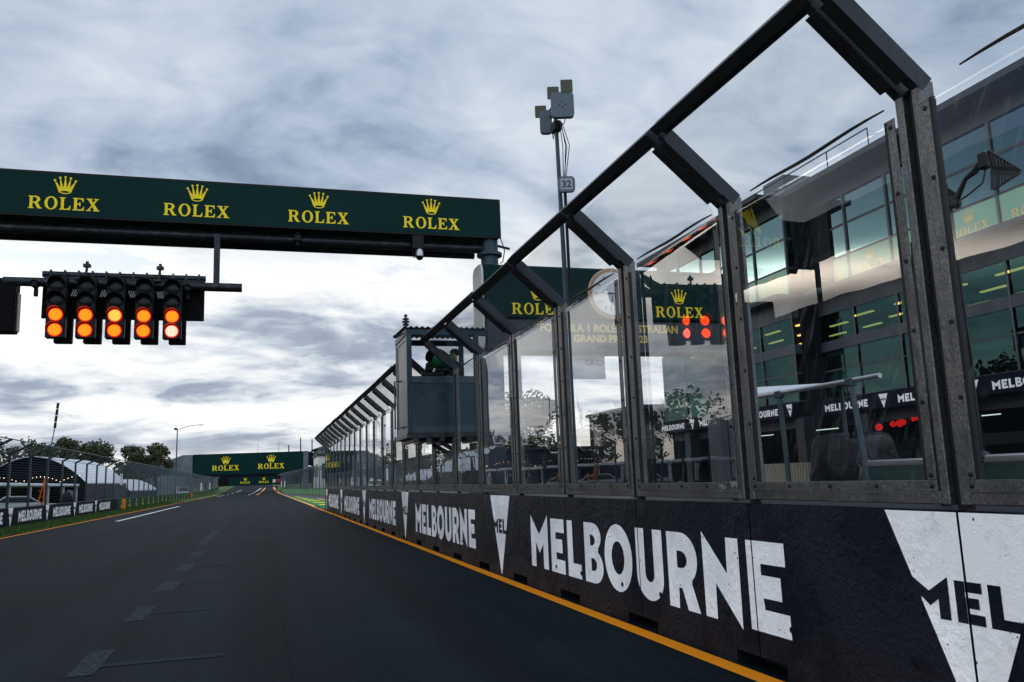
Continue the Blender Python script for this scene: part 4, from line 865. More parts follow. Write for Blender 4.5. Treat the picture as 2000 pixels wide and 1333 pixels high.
def flight_case(label, y0, y1, x0, x1, z0, z1, vent):
    r_ = thing('flight_case', label, 'flight case', ((x0 + x1) / 2, (y0 + y1) / 2, 0), 'flight cases behind the glass')
    b = MB(); b.bbox(x0, x1, y0, y1, z0, z1 - .07, .004); b.build('body', 'case_panel', r_)
    b = MB(); b.bbox(x0 - .012, x1 + .012, y0 - .012, y1 + .012, z1 - .07, z1, .015); b.box(x0 - .016, x0 - .011, y0, y1, z1 - .045, z1 - .03); b.build('lid_edge', 'alu', r_)
    b = MB()
    for y in (y0, y1):
        s_ = 1 if y == y0 else -1; b.bbox(x0 - .014, x0 + .03, min(y, y + s_ * .06) - .004, max(y, y + s_ * .06) + .004, z0, z1 - .072, .006)
    b.build('corner_edge', 'post_steel', r_)
    b = MB()
    for y in (y0 + .05, y1 - .05): b.ball((x0 + .02, y, z1 - .02), .055, 8)
    b.build('corner_ball', 'dark_steel', r_)
    b = MB(); [b.box(x0 - .01, x0 - .001, y1 - .09, y1 - .08, z1 - .45 + .1 * q, z1 - .40 + .1 * q) for q in range(3)]; b.build('catch', 'alu', r_)
    if vent:
        b = MB(); b.box(x0 - .008, x0 - .001, y0 + .05, y0 + .33, z0 + .6, z1 - .16); v = b.build('vent', 'dark_steel', r_); b = MB()
        for q in range(5): b.box(x0 - .016, x0 - .009, y0 + .07, y0 + .30, z1 - .24 - .06 * q, z1 - .21 - .06 * q)
        b.build('slat', 'gasket', v)
    b = MB()
    for y in (y0 + .1, y1 - .1):
        for x in (x0 + .1, x1 - .1): b.tube([(x, y - .025, .06), (x, y + .025, .06)], .06, 10); b.box(x - .03, x + .03, y - .03, y + .03, .09, z0)
    b.build('castor', 'tyre', r_)
flight_case('dark green flight case with bright metal lid edge beside the tarp-covered machine', 5.72, 6.76, 5.5, 6.1, .18, 1.51, False)
flight_case('dark flight case with louvred vent at the right edge of the picture', 4.4, 5.36, 5.48, 6.1, .18, 1.515, True)
rl = thing('hand_rail', 'black hand rail running above the flight cases', 'rail', (6.3, 5.6, 0))
b = MB(); b.obox((6.3, 4.2, 1.66), (6.3, 7.0, 1.66), .06, .10)
for y in (4.3, 5.6, 6.9): b.obox((6.3, y, 0), (6.3, y, 1.61), .05, .05, (1, 0, 0))
b.build('rail', 'black_plastic', rl)
pk = thing('picket_barrier', 'pale slatted crowd barrier behind the glass left of the tarp', 'barrier', (6.6, 9.6, 0))
b = MB(); b.obox((6.6, 8.9, 1.50), (6.6, 10.5, 1.50), .03, .05); b.obox((6.6, 8.9, .75), (6.6, 10.5, .75), .03, .05)
for i in range(27): b.box(6.575, 6.60, 8.91 + i * .06, 8.945 + i * .06, .12, 1.52)
b.build('pickets', 'picket', pk); b = MB(); [b.obox((6.63, y, 0), (6.63, y, 1.5), .04, .04, (1, 0, 0)) for y in (9.0, 10.4)]; b.build('post', 'dark_steel', pk)
# antenna stands
def paddle(name, parent, o, ax, pitch, L, W_):
    # fin of slots, two leaves meeting at a ridge
    ax = Vector(ax).normalized(); o = Vector(o)
    for s_ in (1, -1):
        u = Vector((0, 0, 1)) * math.cos(pitch) * s_ + ax.cross(Vector((0, 0, 1))) * math.sin(pitch); b = MB()
        outer = [(0, 0), (L, .0), (L, .12 * W_), (.12 * L, W_), (0, W_)]
        hs = []
        for i in range(8):
            x0 = .10 * L + i * .108 * L; x1 = x0 + .055 * L
            top = lambda x: min(W_, W_ - (x - .12 * L) / (.88 * L) * .88 * W_) - .10 * W_
            if top(x1) > .2 * W_: hs.append([(x0, .22 * W_), (x1, .22 * W_), (x1, top(x1)), (x0, top(x0))])
        for dz_ in (0,):
            b.shapes([[outer] + hs], o, ax, u, 1); nz_ = ax.cross(u).normalized()
            b.shapes([[[(-x, y) for x, y in outer]] + [[(-x, y) for x, y in h] for h in hs]], o - nz_ * .012, -ax, u, 1)
            for lp_ in [outer] + hs:
                p = [o + ax * x + u * y for x, y in lp_]
                for i in range(len(p)): q = p[(i + 1) % len(p)]; b.add([p[i], q, q - nz_ * .012, p[i] - nz_ * .012], [(0, 1, 2, 3)])
        b.build(name, 'black_plastic', parent)
an = thing('paddle_antenna', 'large black slotted paddle antenna on an angled arm behind the rightmost panel', 'antenna', (5.5, 5.34, 0), 'paddle antennas')
b = MB(); b.tube([(5.5, 5.34, 0), (5.5, 5.34, 3.66)], .03, 10); b.build('stand', 'black_plastic', an)
b = MB(); b.tube([(5.5, 5.34, 3.58), (5.5, 5.28, 3.58), (5.5, 5.14, 3.75), (5.5, 5.04, 3.78), (5.5, 4.96, 3.84)], [.035, .03, .018, .028, .028], 8); b.ball((5.5, 5.26, 3.58), .045, 10); b.bbox(5.46, 5.54, 4.90, 4.98, 3.76, 3.90, .015); b.build('arm', 'black_plastic', an, smooth=True, auto=30)
paddle('fin', an, (5.5, 4.885, 3.73), (0.0, -1, -.42), .15, .27, .165)
b = MB(); b.tube([(5.5, 4.94, 3.75), (5.5, 4.98, 3.66), (5.5, 5.14, 3.61), (5.5, 5.33, 3.58), (5.5, 5.33, 3.3), (5.5, 5.30, 2.2)], .008, 6); b.build('cable', 'black_plastic', an)
an2 = thing('paddle_antenna', 'small black slotted paddle antenna half hidden by the fence post', 'antenna', (5.9, 5.85, 0), 'paddle antennas')
b = MB(); b.tube([(5.9, 5.85, 0), (5.9, 5.85, 3.98)], .03, 10); b.bbox(5.85, 5.95, 5.74, 5.9, 3.84, 3.98, .02); b.build('stand', 'black_plastic', an2); paddle('fin', an2, (5.9, 5.74, 3.84), (0.0, -1, -.35), .15, .14, .09)
# cable masts with step rungs just behind the wall joints
for q, (y, x) in enumerate(((4.13, 3.95), (6.52, 3.98), (8.6, 4.0))):
    sm = thing('step_mast', ['dark mast with step rungs behind the rightmost fence joint', 'dark mast with step rungs behind the second fence joint from the right', 'dark mast with step rungs behind the third fence joint from the right'][q], 'mast', (x, y, 0), 'step masts behind the fence joints')
    b = MB(); b.tube([(x, y, 0), (x, y, 2.85)], .03, 10); b.build('pole', 'black_plastic', sm, smooth=True); b = MB()
    for i in range(13): b.tube([(x, y, .5 + i * .19), (x, y - .10, .5 + i * .19)], .008, 6)
    b.build('rungs', 'black_plastic', sm)

# ------------------------------------------------------------------ pit building
BX, BY0, BY1, BY2, BF = 20.0, 11.35, 26.2, 36.8, 18.97
pb = thing('pit_building', 'long dark glazed pit building with crown signs and a lettered fascia behind the glass fence', 'building', (BX + 4, 24, 0))
def seg(x, y0, y1):
    b = MB()
    for z0, z1, dx0 in ((11.13, 11.62, 0), (10.02, 10.11, .02), (8.89, 8.97, .02), (6.99, 7.70, 0), (5.63, 5.99, -.02), (4.87, 4.93, .02), (3.84, 3.89, .02)): b.box(x + dx0, x + .3, y0, y1, z0, z1)
    b.build('spandrel', 'facade_grey', pb)
    b = MB()
    y = y0
    while y < y1 + .01: b.box(x - .03, x - .021, y - .035, y + .035, 3.85, 7.0); b.box(x - .03, x + .05, y - .04, y + .04, 7.9, 11.13); y += 2.12
    b.build('mullion', 'mullion', pb)
    b = MB(); b.box(x - 1.04, x + .3, y0, y1, 11.63, 11.75); b.box(x - 1.10, x - 1.045, y0, y1, 11.60, 11.80)
    yy = y0
    while yy < y1: b.box(x - 1.03, x - .01, yy - .03, yy + .03, 11.55, 11.625); yy += 2.12
    b.build('eaves', 'facade_dark', pb)
    b = MB(); [b.box(x - 1.02, x - .02, y0 + .05 + q * .12, y0 + .09 + q * .12, 11.612, 11.628) for q in range(int((y1 - y0 - .1) / .12))]; b.build('soffit_mesh', 'mullion', pb)
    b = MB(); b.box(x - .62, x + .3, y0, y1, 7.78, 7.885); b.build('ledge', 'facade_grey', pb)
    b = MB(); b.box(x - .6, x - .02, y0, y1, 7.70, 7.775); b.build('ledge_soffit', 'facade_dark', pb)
    b = MB(); b.bbox(x - .35, x + .2, y0, y1, 3.27, 3.835, .02); fb = b.build('fascia', 'navy_paint', pb)
    lt = MB(); dk = MB(); ty = 19.02 - 3.66 * 3
    while ty < y1 + 3:
        cl_ = (ty - y1, ty - y0); lt.shapes(TRI, (x - .355, ty, 3.30), UXR, UZ, .385, clip=((ty - y1) / .385, (ty - y0) / .385)); dk.shapes(MEL3, (x - .36, ty, 3.30), UXR, UZ, .385, clip=((ty - y1) / .385, (ty - y0) / .385))
        m0 = ty - .66 + 3.66; k_ = .385; lt.shapes(MELB, (x - .355, m0, 3.40), UXR, UZ, k_, clip=((m0 - y1) / k_, (m0 - y0) / k_)); ty += 3.66
    lt.build('lettering', 'white_paint', fb); dk.build('small_lettering', 'navy_paint', fb)
    y = y0
    while y < y1 - .5:
        ye = min(y + 2.12, y1)
        for z0, z1, g in ((10.115, 11.125, 'tint_glass'), (8.975, 10.015, 'tint_glass'), (5.995, 6.985, 'lower_glass'), (4.935, 5.625, 'lower_glass'), (3.895, 4.865, 'lower_glass')):
            b = MB(); b.box(x + .03, x + .045, y + .042, ye - .042, z0, z1); wn = b.build('window', g, pb); q = rnd.random()
            if q < .4:
                zz = z1 - (z1 - z0) * rnd.choice((.25, .4, .75, 1)); b = MB(); b.box(x + .12, x + .14, y + .06, ye - .06, zz, z1 - .01); b.build('blind', 'blind', wn)
        b = MB(); b.box(x + .02, x + .10, y + .042, ye - .042, 7.90, 8.885); s_ = b.build('sign_panel', 'green_glass_sign', pb)
        if ye - y > 2: brand(s_, (x + .016, (y + ye) / 2, 8.08), (0, -1, 0), (0, 0, 1), .27, 'gold_soft', gapf=.25)
        y += 2.12
    b = MB()
    for zf in (11.2, 9.0 - .3, 7.3, 3.5): b.box(x + .31, x + 6, y0, y1, zf, zf + .2) if zf in (11.2, 7.3, 3.5) else None
    b.box(x + 5.9, x + 6.1, y0, y1, 0, 11.7); b.build('interior', 'interior', pb)
    b = MB(); y = y0 + .5
    while y < y1 - 1.5:
        for xx in (1.2, 2.8, 4.4): b.box(x + xx, x + xx + .12, y, y + 1.0, 6.95, 7.0)
        y += 2.12 * 1.0
    b.build('tube_lights', 'tube_light', pb)
    # garages
    b = MB(); y = y0
    while y < y1: b.box(x - .1, x + .4, y - .25, y + .25, 0, 3.27); y += 4.24
    b.box(x + .3, x + .5, y0, y1, 2.9, 3.27); b.build('garage_pillar', 'facade_dark', pb)
    b = MB(); y = y0 + 1
    while y < y1 - 2: b.box(x + 5.8, x + 5.88, y, y + 2.2, .3, 2.6); y += 4.24
    b.build('garage_panel', 'interior_teal', pb)
    b = MB(); y = y0 + .6
    while y < y1 - 2: b.box(x + 2.0, x + 2.06, y, y + 1.6, 2.85, 2.88); y += 4.24
    b.build('garage_light', 'tube_cool', pb)
seg(BX, BY0, BY1); seg(BF, BY1, BY2)
b = MB(); b.box(BF + .31, BX + .3, BY1 - .2, BY1 - .01, 3.3, 11.6); b.box(BX - .06, BX - .035, 24.9, BY1 - .2, 7.9, 11.1); b.build('return_wall', 'tent_dark', pb)
b = MB(); b.box(BF + .1, BF + 7, BY2, BY2 + .2, 0, 11.7); b.box(BX + .2, BX + 7, BY0 - .3, BY0 - .01, 0, 11.7); b.build('end_wall', 'facade_dark', pb)
b = MB(); b.box(BF + .2, BX + 8, BY0 - .4, BY2 + .3, 11.76, 11.9); b.build('roof', 'facade_dark', pb)
b = MB(); b.bbox(19.6, 21.6, 26.8, 28.2, 11.9, 12.9, .02); b.build('roof_box', 'grey_clad', pb)
b = MB(); b.tube([(19.15, 21.5, 12.5), (19.15, 28, 12.5)], .025, 6); [b.tube([(19.15, y, 11.9), (19.15, y, 12.5)], .025, 6) for y in (21.5, 23.6, 25.8, 28)]; b.build('roof_rail', 'post_steel', pb)
rs = thing('red_lamp_string', 'string of red lamps glowing along the garage front behind the glass', 'lamps', (19.5, 21.6, 2.85))
b = MB(); b.tube([(19.5, 22.9, 2.80), (19.5, 20.4, 2.95)], .008, 5); b.build('wire', 'black_plastic', rs)
for y, r_, in ((22.85, .12), (22.2, .10), (21.9, .12), (21.75, .10), (21.3, .07), (21.1, .07), (20.9, .07), (20.7, .07)):
    b = MB(); b.ball((19.5, y, 2.78 + (22.9 - y) * .06 - r_), r_, 10); b.build('lamp', 'lamp_red', rs, smooth=True)
# low pit buildings beyond, seen through and beside the fence
def simple_block(name, label, cat, x0, x1, y0, y1, h, wall, win=True, gm='car_glass', gap=3.2):
    r_ = thing(name, label, cat, ((x0 + x1) / 2, (y0 + y1) / 2, gz(y0) if y0 > 170 else 0))
    b = MB(); b.box(x0, x1, y0, y1, 0, h); b.build('wall', wall, r_)
    b = MB(); b.bbox(x0 - .25, x1 + .25, y0 - .25, y1 + .25, h + .002, h + .25, .02); b.build('roof', 'facade_dark', r_)
    if win:
        y = y0 + .6
        while y < y1 - 1.6:
            b = MB(); b.box(x0 - .03, x0 - .002, y, y + 1.5, h * .45, h * .8); b.build('window', gm, r_); y += gap
        x = x0 + .5
        while x < x1 - 1.2:
            b = MB(); b.box(x, x + .9, y0 - .03, y0 - .002, h * .40, h * .8); b.build('window', gm, r_); x += 1.6
    return r_
simple_block('dark_pavilion', 'dark pavilion beyond the left edge, mirrored in the glass fence', 'building', -40, -22, 46, 74, 5.0, 'tent_dark', True)
simple_block('garage_block', 'taller dark block beyond the end of the pit building, behind the third fence panel', 'building', 25.5, 42, 54, 63, 6.0, 'tent_dark', True, 'car_glass', 3.0)
simple_block('hospitality_block', 'long low dark building beyond the pit building, behind the far fence panels', 'building', 15, 36, 66, 104, 3.6, 'facade_dark', True, 'car_glass', 4.5)
wb = simple_block('control_building', 'pale building with small windows at the end of the pit wall', 'building', 8.25, 16, 130, 142, 5.75, 'building_white')
rt_ = thing('control_tower', 'teal glazed control tower with flat overhanging roof above the pale building', 'tower', (12, 136, 5.75))
b = MB(); b.box(8.0, 15, 131, 140, 6.01, 6.1); b.box(8.1, 15, 131.1, 140, 5.9, 6.005); b.build('floor', 'facade_dark', rt_); b = MB(); b.box(8.15, 14.9, 131.2, 139.8, 6.1, 6.78); b.build('glazing', 'teal_glass', rt_)
b = MB(); [b.box(x, x + .05, 131.15, 131.199, 6.1, 6.78) for x in (8.15, 8.9, 9.7, 10.6, 11.5)]; b.build('mullion', 'mullion', rt_)
b = MB(); b.add([(7.55, 130.2, 6.80), (15.5, 130.2, 6.80), (15.5, 141, 6.80), (7.55, 141, 6.80), (9.2, 131.5, 7.35), (15, 131.5, 7.35), (15, 140, 7.35), (9.2, 140, 7.35)], [(3, 2, 1, 0), (4, 5, 6, 7), (0, 1, 5, 4), (1, 2, 6, 5), (2, 3, 7, 6), (3, 0, 4, 7)]); b.build('roof', 'facade_dark', rt_)

# ------------------------------------------------------------------ left side barrier and catch fence
UXL = Vector((0, 1, 0))
LT = [45.4 + 7.2 * i for i in range(-4, 4)]
def left_section(y0, y1, label, mat_, lettered, zb=0):
    r_ = thing('track_barrier', label, 'barrier', (XB - .2, (y0 + y1) / 2, zb), 'barriers along the left side' if lettered else 'green barriers along the left side')
    b = MB(); b.bbox(XB - .4, XB, y0 + .006, y1 - .006, zb - .1, zb + .90, .012); b.build('body', mat_, r_)
    if lettered:
        bl = MB(); bd = MB(); bt = MB(); k_ = .75
        for ty in LT:
            bt.shapes(TRI, (XB + .004, ty, .03), UXL, UZ, k_, clip=((y0 - ty) / k_, (y1 - ty) / k_)); bd.shapes(MEL3, (XB + .009, ty, .03), UXL, UZ, k_, clip=((y0 - ty) / k_, (y1 - ty) / k_))
            m0 = ty + 1.4; w = sh(MELB, 0, .78, .82); bl.shapes(w, (XB + .004, m0, .20), UXL, UZ, 1, clip=(y0 - m0, y1 - m0))
        if bl.f: bl.build('lettering', 'white_paint', r_)
        if bt.f: bt.build('triangle', 'white_paint', r_)
        if bd.f: bd.build('small_lettering', 'navy_paint', r_)
    else: brand(r_, (XB + .006, (y0 + y1) / 2, zb + .14), (0, 1, 0), (0, 0, 1), .24, 'gold')
    return r_
i = 0
for q, ty in enumerate(LT):
    v = q - 4
    la = f'black barrier section with {ORD[v]} full word from the left' if v >= 0 else f'black lettered barrier section beyond the left edge, {ORD[-v-1]} nearer one with letters'
    lb = f'black barrier section with end of word {ORD[v]} from the left' if v >= 0 else f'black lettered barrier section beyond the left edge, {ORD[-v-1]} nearer one with word end'
    left_section(ty - .9, ty + 2.9, la.replace('full word', 'white triangle and word start'), 'navy_paint', True); left_section(ty + 2.9, ty + 6.3 if q < len(LT) - 1 else 76.7, lb, 'navy_paint', True)
y = 76.7; n = 0
while y < 250:
    left_section(y, y + 4.4, f'dark green barrier section with yellow crown emblem, {ORD[n]} after the lettered ones', 'tyre_green', False, gz(y + 2)); y += 4.4; n += 1
BAY = 3.75
def bay(name_label, x, y, dense):
    r_ = thing('catch_fence', name_label, 'fence', (x, y, .85), 'bays of debris fence')
    zt, ct_ = 2.62, (1.0, 3.10)
    b = MB(); b.obox((x, y, .82), (x, y, .85 + zt), .13, .10, (1, 0, 0)); b.obox((x, y, .85 + zt - .03), (x + ct_[0], y, .85 + ct_[1]), .10, .10, (0, 1, 0)); b.build('post', 'post_steel', r_)
    b = MB(); b.tube([(x + ct_[0], y, .85 + ct_[1]), (x + ct_[0], y + BAY, .85 + ct_[1])], .03, 6); b.tube([(x, y, .85 + zt), (x, y + BAY, .85 + zt)], .018, 5); b.tube([(x, y, .9), (x, y + BAY, .9)], .02, 5); b.build('top_cable', 'post_steel', r_)
    b = MB(); s_ = .125 if not dense else .13; z = .12; rr = .008 if not dense else .007
    while z < zt: b.tube([(x + .05, y, .85 + z), (x + .05, y + BAY, .85 + z)], rr, 3, False); z += s_
    L = math.hypot(ct_[0], ct_[1] - zt); q = .1
    while q < L: b.tube([(x + ct_[0] * q / L, y, .85 + zt + (ct_[1] - zt) * q / L), (x + ct_[0] * q / L, y + BAY, .85 + zt + (ct_[1] - zt) * q / L)], rr, 3, False); q += s_
    if dense:
        for i in range(1, 15): b.tube([(x + .05, y + i * .25, .85), (x + .05, y + i * .25, .85 + zt), (x + ct_[0], y + i * .25, .85 + ct_[1])], .006, 3, False)
    b.build('netting', 'wire', r_); return r_
b0 = bay('bay of cable fence with canted posts nearest the left edge of the picture', -11.6, 45.5, False)
b1 = bay('bay of fine mesh fence where the green barriers begin on the left', -11.6, 75.5, True)
for k_ in range(-10, 54):
    y = 45.5 + BAY * k_
    if k_ in (0, 8): continue
    lab = f'bay of cable fence on the left, {ORD[k_]} from the left edge' if 0 < k_ < 8 else f'bay of cable fence beyond the left edge, {ORD[-k_-1]} out of sight' if k_ < 0 else f'bay of mesh fence on the left, {ORD[k_-8]} after the lettered barriers'
    dup(b0 if k_ < 8 else b1, (-11.6, y, .85 + gz(y)), lab)
# right hand fence past the pit exit
path = [(10.2, 96), (9.4, 108), (8.5, 121), (7.3, 138), (5.9, 157), (4.9, 175), (4.45, 192), (4.6, 212), (5.2, 232)]
def at(s_):
    for (xa, ya), (xb_, yb) in zip(path, path[1:]):
        L = math.hypot(xb_ - xa, yb - ya)
        if s_ <= L: return xa + (xb_ - xa) * s_ / L, ya + (yb - ya) * s_ / L, math.atan2(-(xb_ - xa), yb - ya)
        s_ -= L
    return None
s_ = 0; n = 0
while True:
    p = at(s_)
    if p is None or at(s_ + BAY) is None: break
    x, y, a = at(s_ + BAY); zb = gz(y)
    r_ = thing('track_barrier', f'pale green barrier section at the pit exit, {ORD[n]} from the wall end', 'barrier', (x, y, zb), 'green barriers along the pit exit')
    b = MB(); b.bbox(x - .0, x + .35, y + .006, y + BAY - .006, zb - .1, zb + .93, .012); b.build('body', 'far_green', r_)
    brand(r_, (x - .006, y + BAY / 2, zb + .10), (0, -1, 0), (0, 0, 1), .17, 'gold')
    r_.rotation_euler.z = a + math.pi
    for c in r_.children: c.data.transform(Matrix.Rotation(math.pi, 4, 'Z'))
    r_.location = (*at(s_)[:2], zb)
    f_ = dup(b1, (x, y, .85 + zb), f'bay of mesh fence on the right beyond the pit wall, {ORD[n]} from the wall end'); f_.rotation_euler.z = a + math.pi
    s_ += BAY; n += 1

# ------------------------------------------------------------------ small things on the left
def bollard(label, x, y):
    r_ = thing('marker_post', label, 'marker post', (x, y, 0), 'orange marker posts'); b = MB(); b.bbox(x - .11, x + .11, y - .05, y + .05, .04, .86, .03); b.build('post', 'orange_plastic', r_); b = MB(); b.bbox(x - .16, x + .16, y - .12, y + .12, 0, .05, .01); b.build('foot', 'tyre', r_)
bollard('orange marker post where the lettered barrier meets the green ones', -10.95, 76.9); bollard('small orange marker post farther down the left verge', -11.1, 150)
lp_ = thing('light_pole', 'tall street lamp with a curved arm over the left fence', 'street lamp', (-13.6, 150, 0))
b = MB(); b.tube([(-13.6, 150, 0), (-13.6, 150, 6), (-13.6, 150, 11.5)], [.13, .11, .08], 10); b.build('pole', 'post_steel', lp_, smooth=True)
b = MB(); b.tube([(-13.6, 150, 11.3), (-12.6, 150, 11.75), (-11.2, 150, 12.1), (-9.9, 150, 12.15)], .045, 8); b.build('arm', 'post_steel', lp_, smooth=True)
b = MB(); b.bbox(-10.2, -9.5, 149.85, 150.15, 12.08, 12.2, .03); b.build('lamp_head', 'post_steel', lp_); b = MB(); b.bbox(-14.1, -13.6, 149.8, 150.2, 11.35, 11.7, .05); b.build('floodlight', 'black_plastic', lp_)
tp = thing('tube_light_stand', 'leaning thin pole with banded light tube on an orange tripod behind the left fence', 'light stand', (-12.6, 56.2, 0))
b = MB(); b.tube([(-12.55, 56.2, .5), (-12.3, 56.2, 3.4), (-12.02, 56.2, 5.4)], .028, 8); b.build('pole', 'dark_steel', tp, smooth=True)
b = MB(); [b.tube([(-12.02 + .03 * q, 56.2, 5.42 + q * .4), (-11.99 + .03 * q, 56.2, 5.75 + q * .4)], .075, 10) for q in range(4)]; b.build('tube_body', 'black_plastic', tp, smooth=True)
b = MB(); [b.tube([(-11.99 + .03 * q, 56.2, 5.75 + q * .4), (-11.99 + .03 * q + .006, 56.2, 5.82 + q * .4)], .07, 10) for q in range(3)]; b.build('tube_band', 'stripe_white', tp, smooth=True)
b = MB()
for dx_, dy_ in ((-.35, 0), (.2, .3), (.2, -.3)): b.tube([(-12.4, 56.2, 2.5), (-12.55 + dx_, 56.2 + dy_, 0)], .03, 6)
for z in (.5, .9, 1.3, 1.7): b.obox((-12.72, 56.2, z), (-12.38, 56.2, z + .12), .03, .03)
b.build('tripod', 'orange_plastic', tp)
# notice boards on the fence
nb = thing('notice_board', 'small green and white notice above a red one on the left fence', 'sign', (-11.4, 79, 2.1)); b = MB(); b.bbox(-11.55, -11.52, 78.4, 79.6, 2.56, 3.0, .005); b.build('upper_board', 'stripe_white', nb); b = MB(); b.bbox(-11.55, -11.52, 78.4, 79.6, 2.06, 2.52, .005); b.build('lower_board', 'stripe_white', nb)
b = MB(); b.box(-11.518, -11.512, 78.75, 79.2, 2.65, 2.92); b.build('green_mark', 'green_paint', nb); b = MB(); b.box(-11.518, -11.512, 78.9, 79.1, 2.14, 2.44); b.build('red_mark', 'red_cloth', nb)
for q, (y, m_, lab) in enumerate(((176, 'stripe_white', 'white sheet tied to the left fence near the bridge'), (190, 'black_plastic', 'black screen on the left fence near the bridge'), (205, 'stripe_white', 'white sheet tied to the left fence right by the bridge'))):
    s1 = thing('fence_sheet', lab, 'sheet', (-11.3, y, gz(y) + 1.5)); b = MB(); b.bbox(-11.40, -11.36, y, y + 3.6 if q != 1 else y + 6, gz(y) + 1.1, gz(y) + 2.6, .01); b.build('sheet', m_, s1); b = MB(); [b.tube([(-11.45, yy, gz(y) + 1.1), (-11.45, yy, gz(y) + 2.6)], .03, 5) for yy in (y + .2, y + 3.3)]; b.build('tie_rail', 'post_steel', s1)
for q, (x, y, lab) in enumerate(((4.1, 183, 'left of two white sheets tied to the right fence'), (4.45, 171, 'right of two white sheets tied to the right fence'))):
    s1 = thing('fence_sheet', lab, 'sheet', (x, y, 1.5)); b = MB(); b.bbox(x, x + .04, y, y + 4.5, 1.15, 2.4, .01); b.build('sheet', 'stripe_white', s1); b = MB(); [b.tube([(x + .07, yy, 1.1), (x + .07, yy, 2.5)], .03, 5) for yy in (y + .2, y + 4.2)]; b.build('tie_rail', 'post_steel', s1)
bgt = thing('covered_bundle', 'dark round bundle with a grey cloth hanging over it behind the left fence', 'bundle', (-12.25, 62, .0))
b = MB(); b.bbox(-12.7, -12.0, 61.7, 62.3, 0, .75, .05); b.build('base', 'tyre', bgt); b = MB(); b.ball((-12.3, 62, 1.15), .5, 16, (.75, .9, 1)); b.build('bundle', 'cloth_dark', bgt, smooth=True)
b = MB(); b.tube([(-12.3, 62, 1.66), (-12.05, 61.9, 1.55), (-11.85, 61.8, 1.2), (-11.75, 61.75, .9)], [.06, .13, .14, .08], 9); b.build('cloth', 'cloth_grey', bgt, smooth=True)
def car(label, x, y, rot, paint, van=False):
    r_ = thing('parked_car' if not van else 'parked_van', label, 'car' if not van else 'van', (0, 0, 0))
    L, Wd = (4.5, 1.8) if not van else (4.9, 1.9)
    prof = [(-2.2, .35), (2.2, .35), (2.25, .62), (2.1, .82), (1.1, .95), (.35, 1.42), (-1.0, 1.46), (-1.75, 1.05), (-2.2, .98), (-2.27, .6)] if not van else [(-2.4, .4), (2.4, .4), (2.42, .85), (1.9, 1.1), (1.2, 1.9), (-2.3, 1.95), (-2.42, 1.2)]
    b = MB(); b.prism([(p[0], p[1]) for p in prof], (0, Wd / 2, 0), (1, 0, 0), (0, 0, 1), Wd); b.build('body', paint, r_, smooth=True, auto=25)
    gp = [(.95, .97), (.32, 1.36), (-.95, 1.39), (-1.55, 1.03)] if not van else [(1.7, 1.15), (1.15, 1.8), (.2, 1.82), (.2, 1.15)]
    for yy in (Wd / 2 + .004, -Wd / 2 - .012):
        b = MB(); b.prism(gp, (0, yy + .008, 0), (1, 0, 0), (0, 0, 1), .008); b.build('side_window', 'car_glass', r_)
    a, c = ((1.08, .97), (.38, 1.41)) if not van else ((1.88, 1.12), (1.22, 1.87))
    b = MB(); nx, nz_ = (c[1] - a[1]), (a[0] - c[0]); l_ = math.hypot(nx, nz_); nx, nz_ = nx / l_ * .012, nz_ / l_ * .012
    b.add([(a[0] + nx, -Wd / 2 + .12, a[1] + nz_), (a[0] + nx, Wd / 2 - .12, a[1] + nz_), (c[0] + nx, Wd / 2 - .16, c[1] + nz_), (c[0] + nx, -Wd / 2 + .16, c[1] + nz_)], [(0, 1, 2, 3)]); b.build('windscreen', 'car_glass', r_)
    for xx in (-1.4, 1.4):
        for s1 in (-1, 1):
            b = MB(); yy = s1 * (Wd / 2 - .1); b.lathe((xx, yy - .11, .33), (0, 1, 0), [(.24, 0), (.33, .03), (.33, .19), (.24, .22)], 18); w = b.build('wheel', 'tyre', r_, smooth=True)
            b = MB(); b.lathe((xx, yy + s1 * .111, .33), (0, s1, 0), [(.2, 0), (.18, .012)], 14); b.build('rim', 'alu', w)
    for s1 in (-.6, .6):
        b = MB(); b.bbox(2.12, 2.25, s1 - .2, s1 + .2, .62, .76, .03); b.build('headlight', 'stripe_white', r_)
    r_.location = (x, y, 0); r_.rotation_euler.z = rot
car('silver car parked behind the left fence under the white canopy', -15.9, 66, R(15), 'silver_paint'); car('white van parked behind the left fence near the second orange post', -14.0, 168, R(-80), 'van_white', True)
cn = thing('white_canopy', 'long low white canopy roof on posts behind the left fence', 'canopy', (-20, 84, 0))
b = MB(); b.bbox(-21.5, -17.8, 58, 110, 2.18, 2.42, .03); b.build('roof', 'tent_white', cn)
for y in range(59, 110, 6):
    b = MB(); b.bbox(-18.1, -17.95, y, y + .15, 0, 2.18, .01); b.build('post', 'tent_white', cn)
b = MB(); b.box(-21.4, -21.3, 58, 110, 0, 2.18); b.build('back_wall', 'tent_dark', cn)
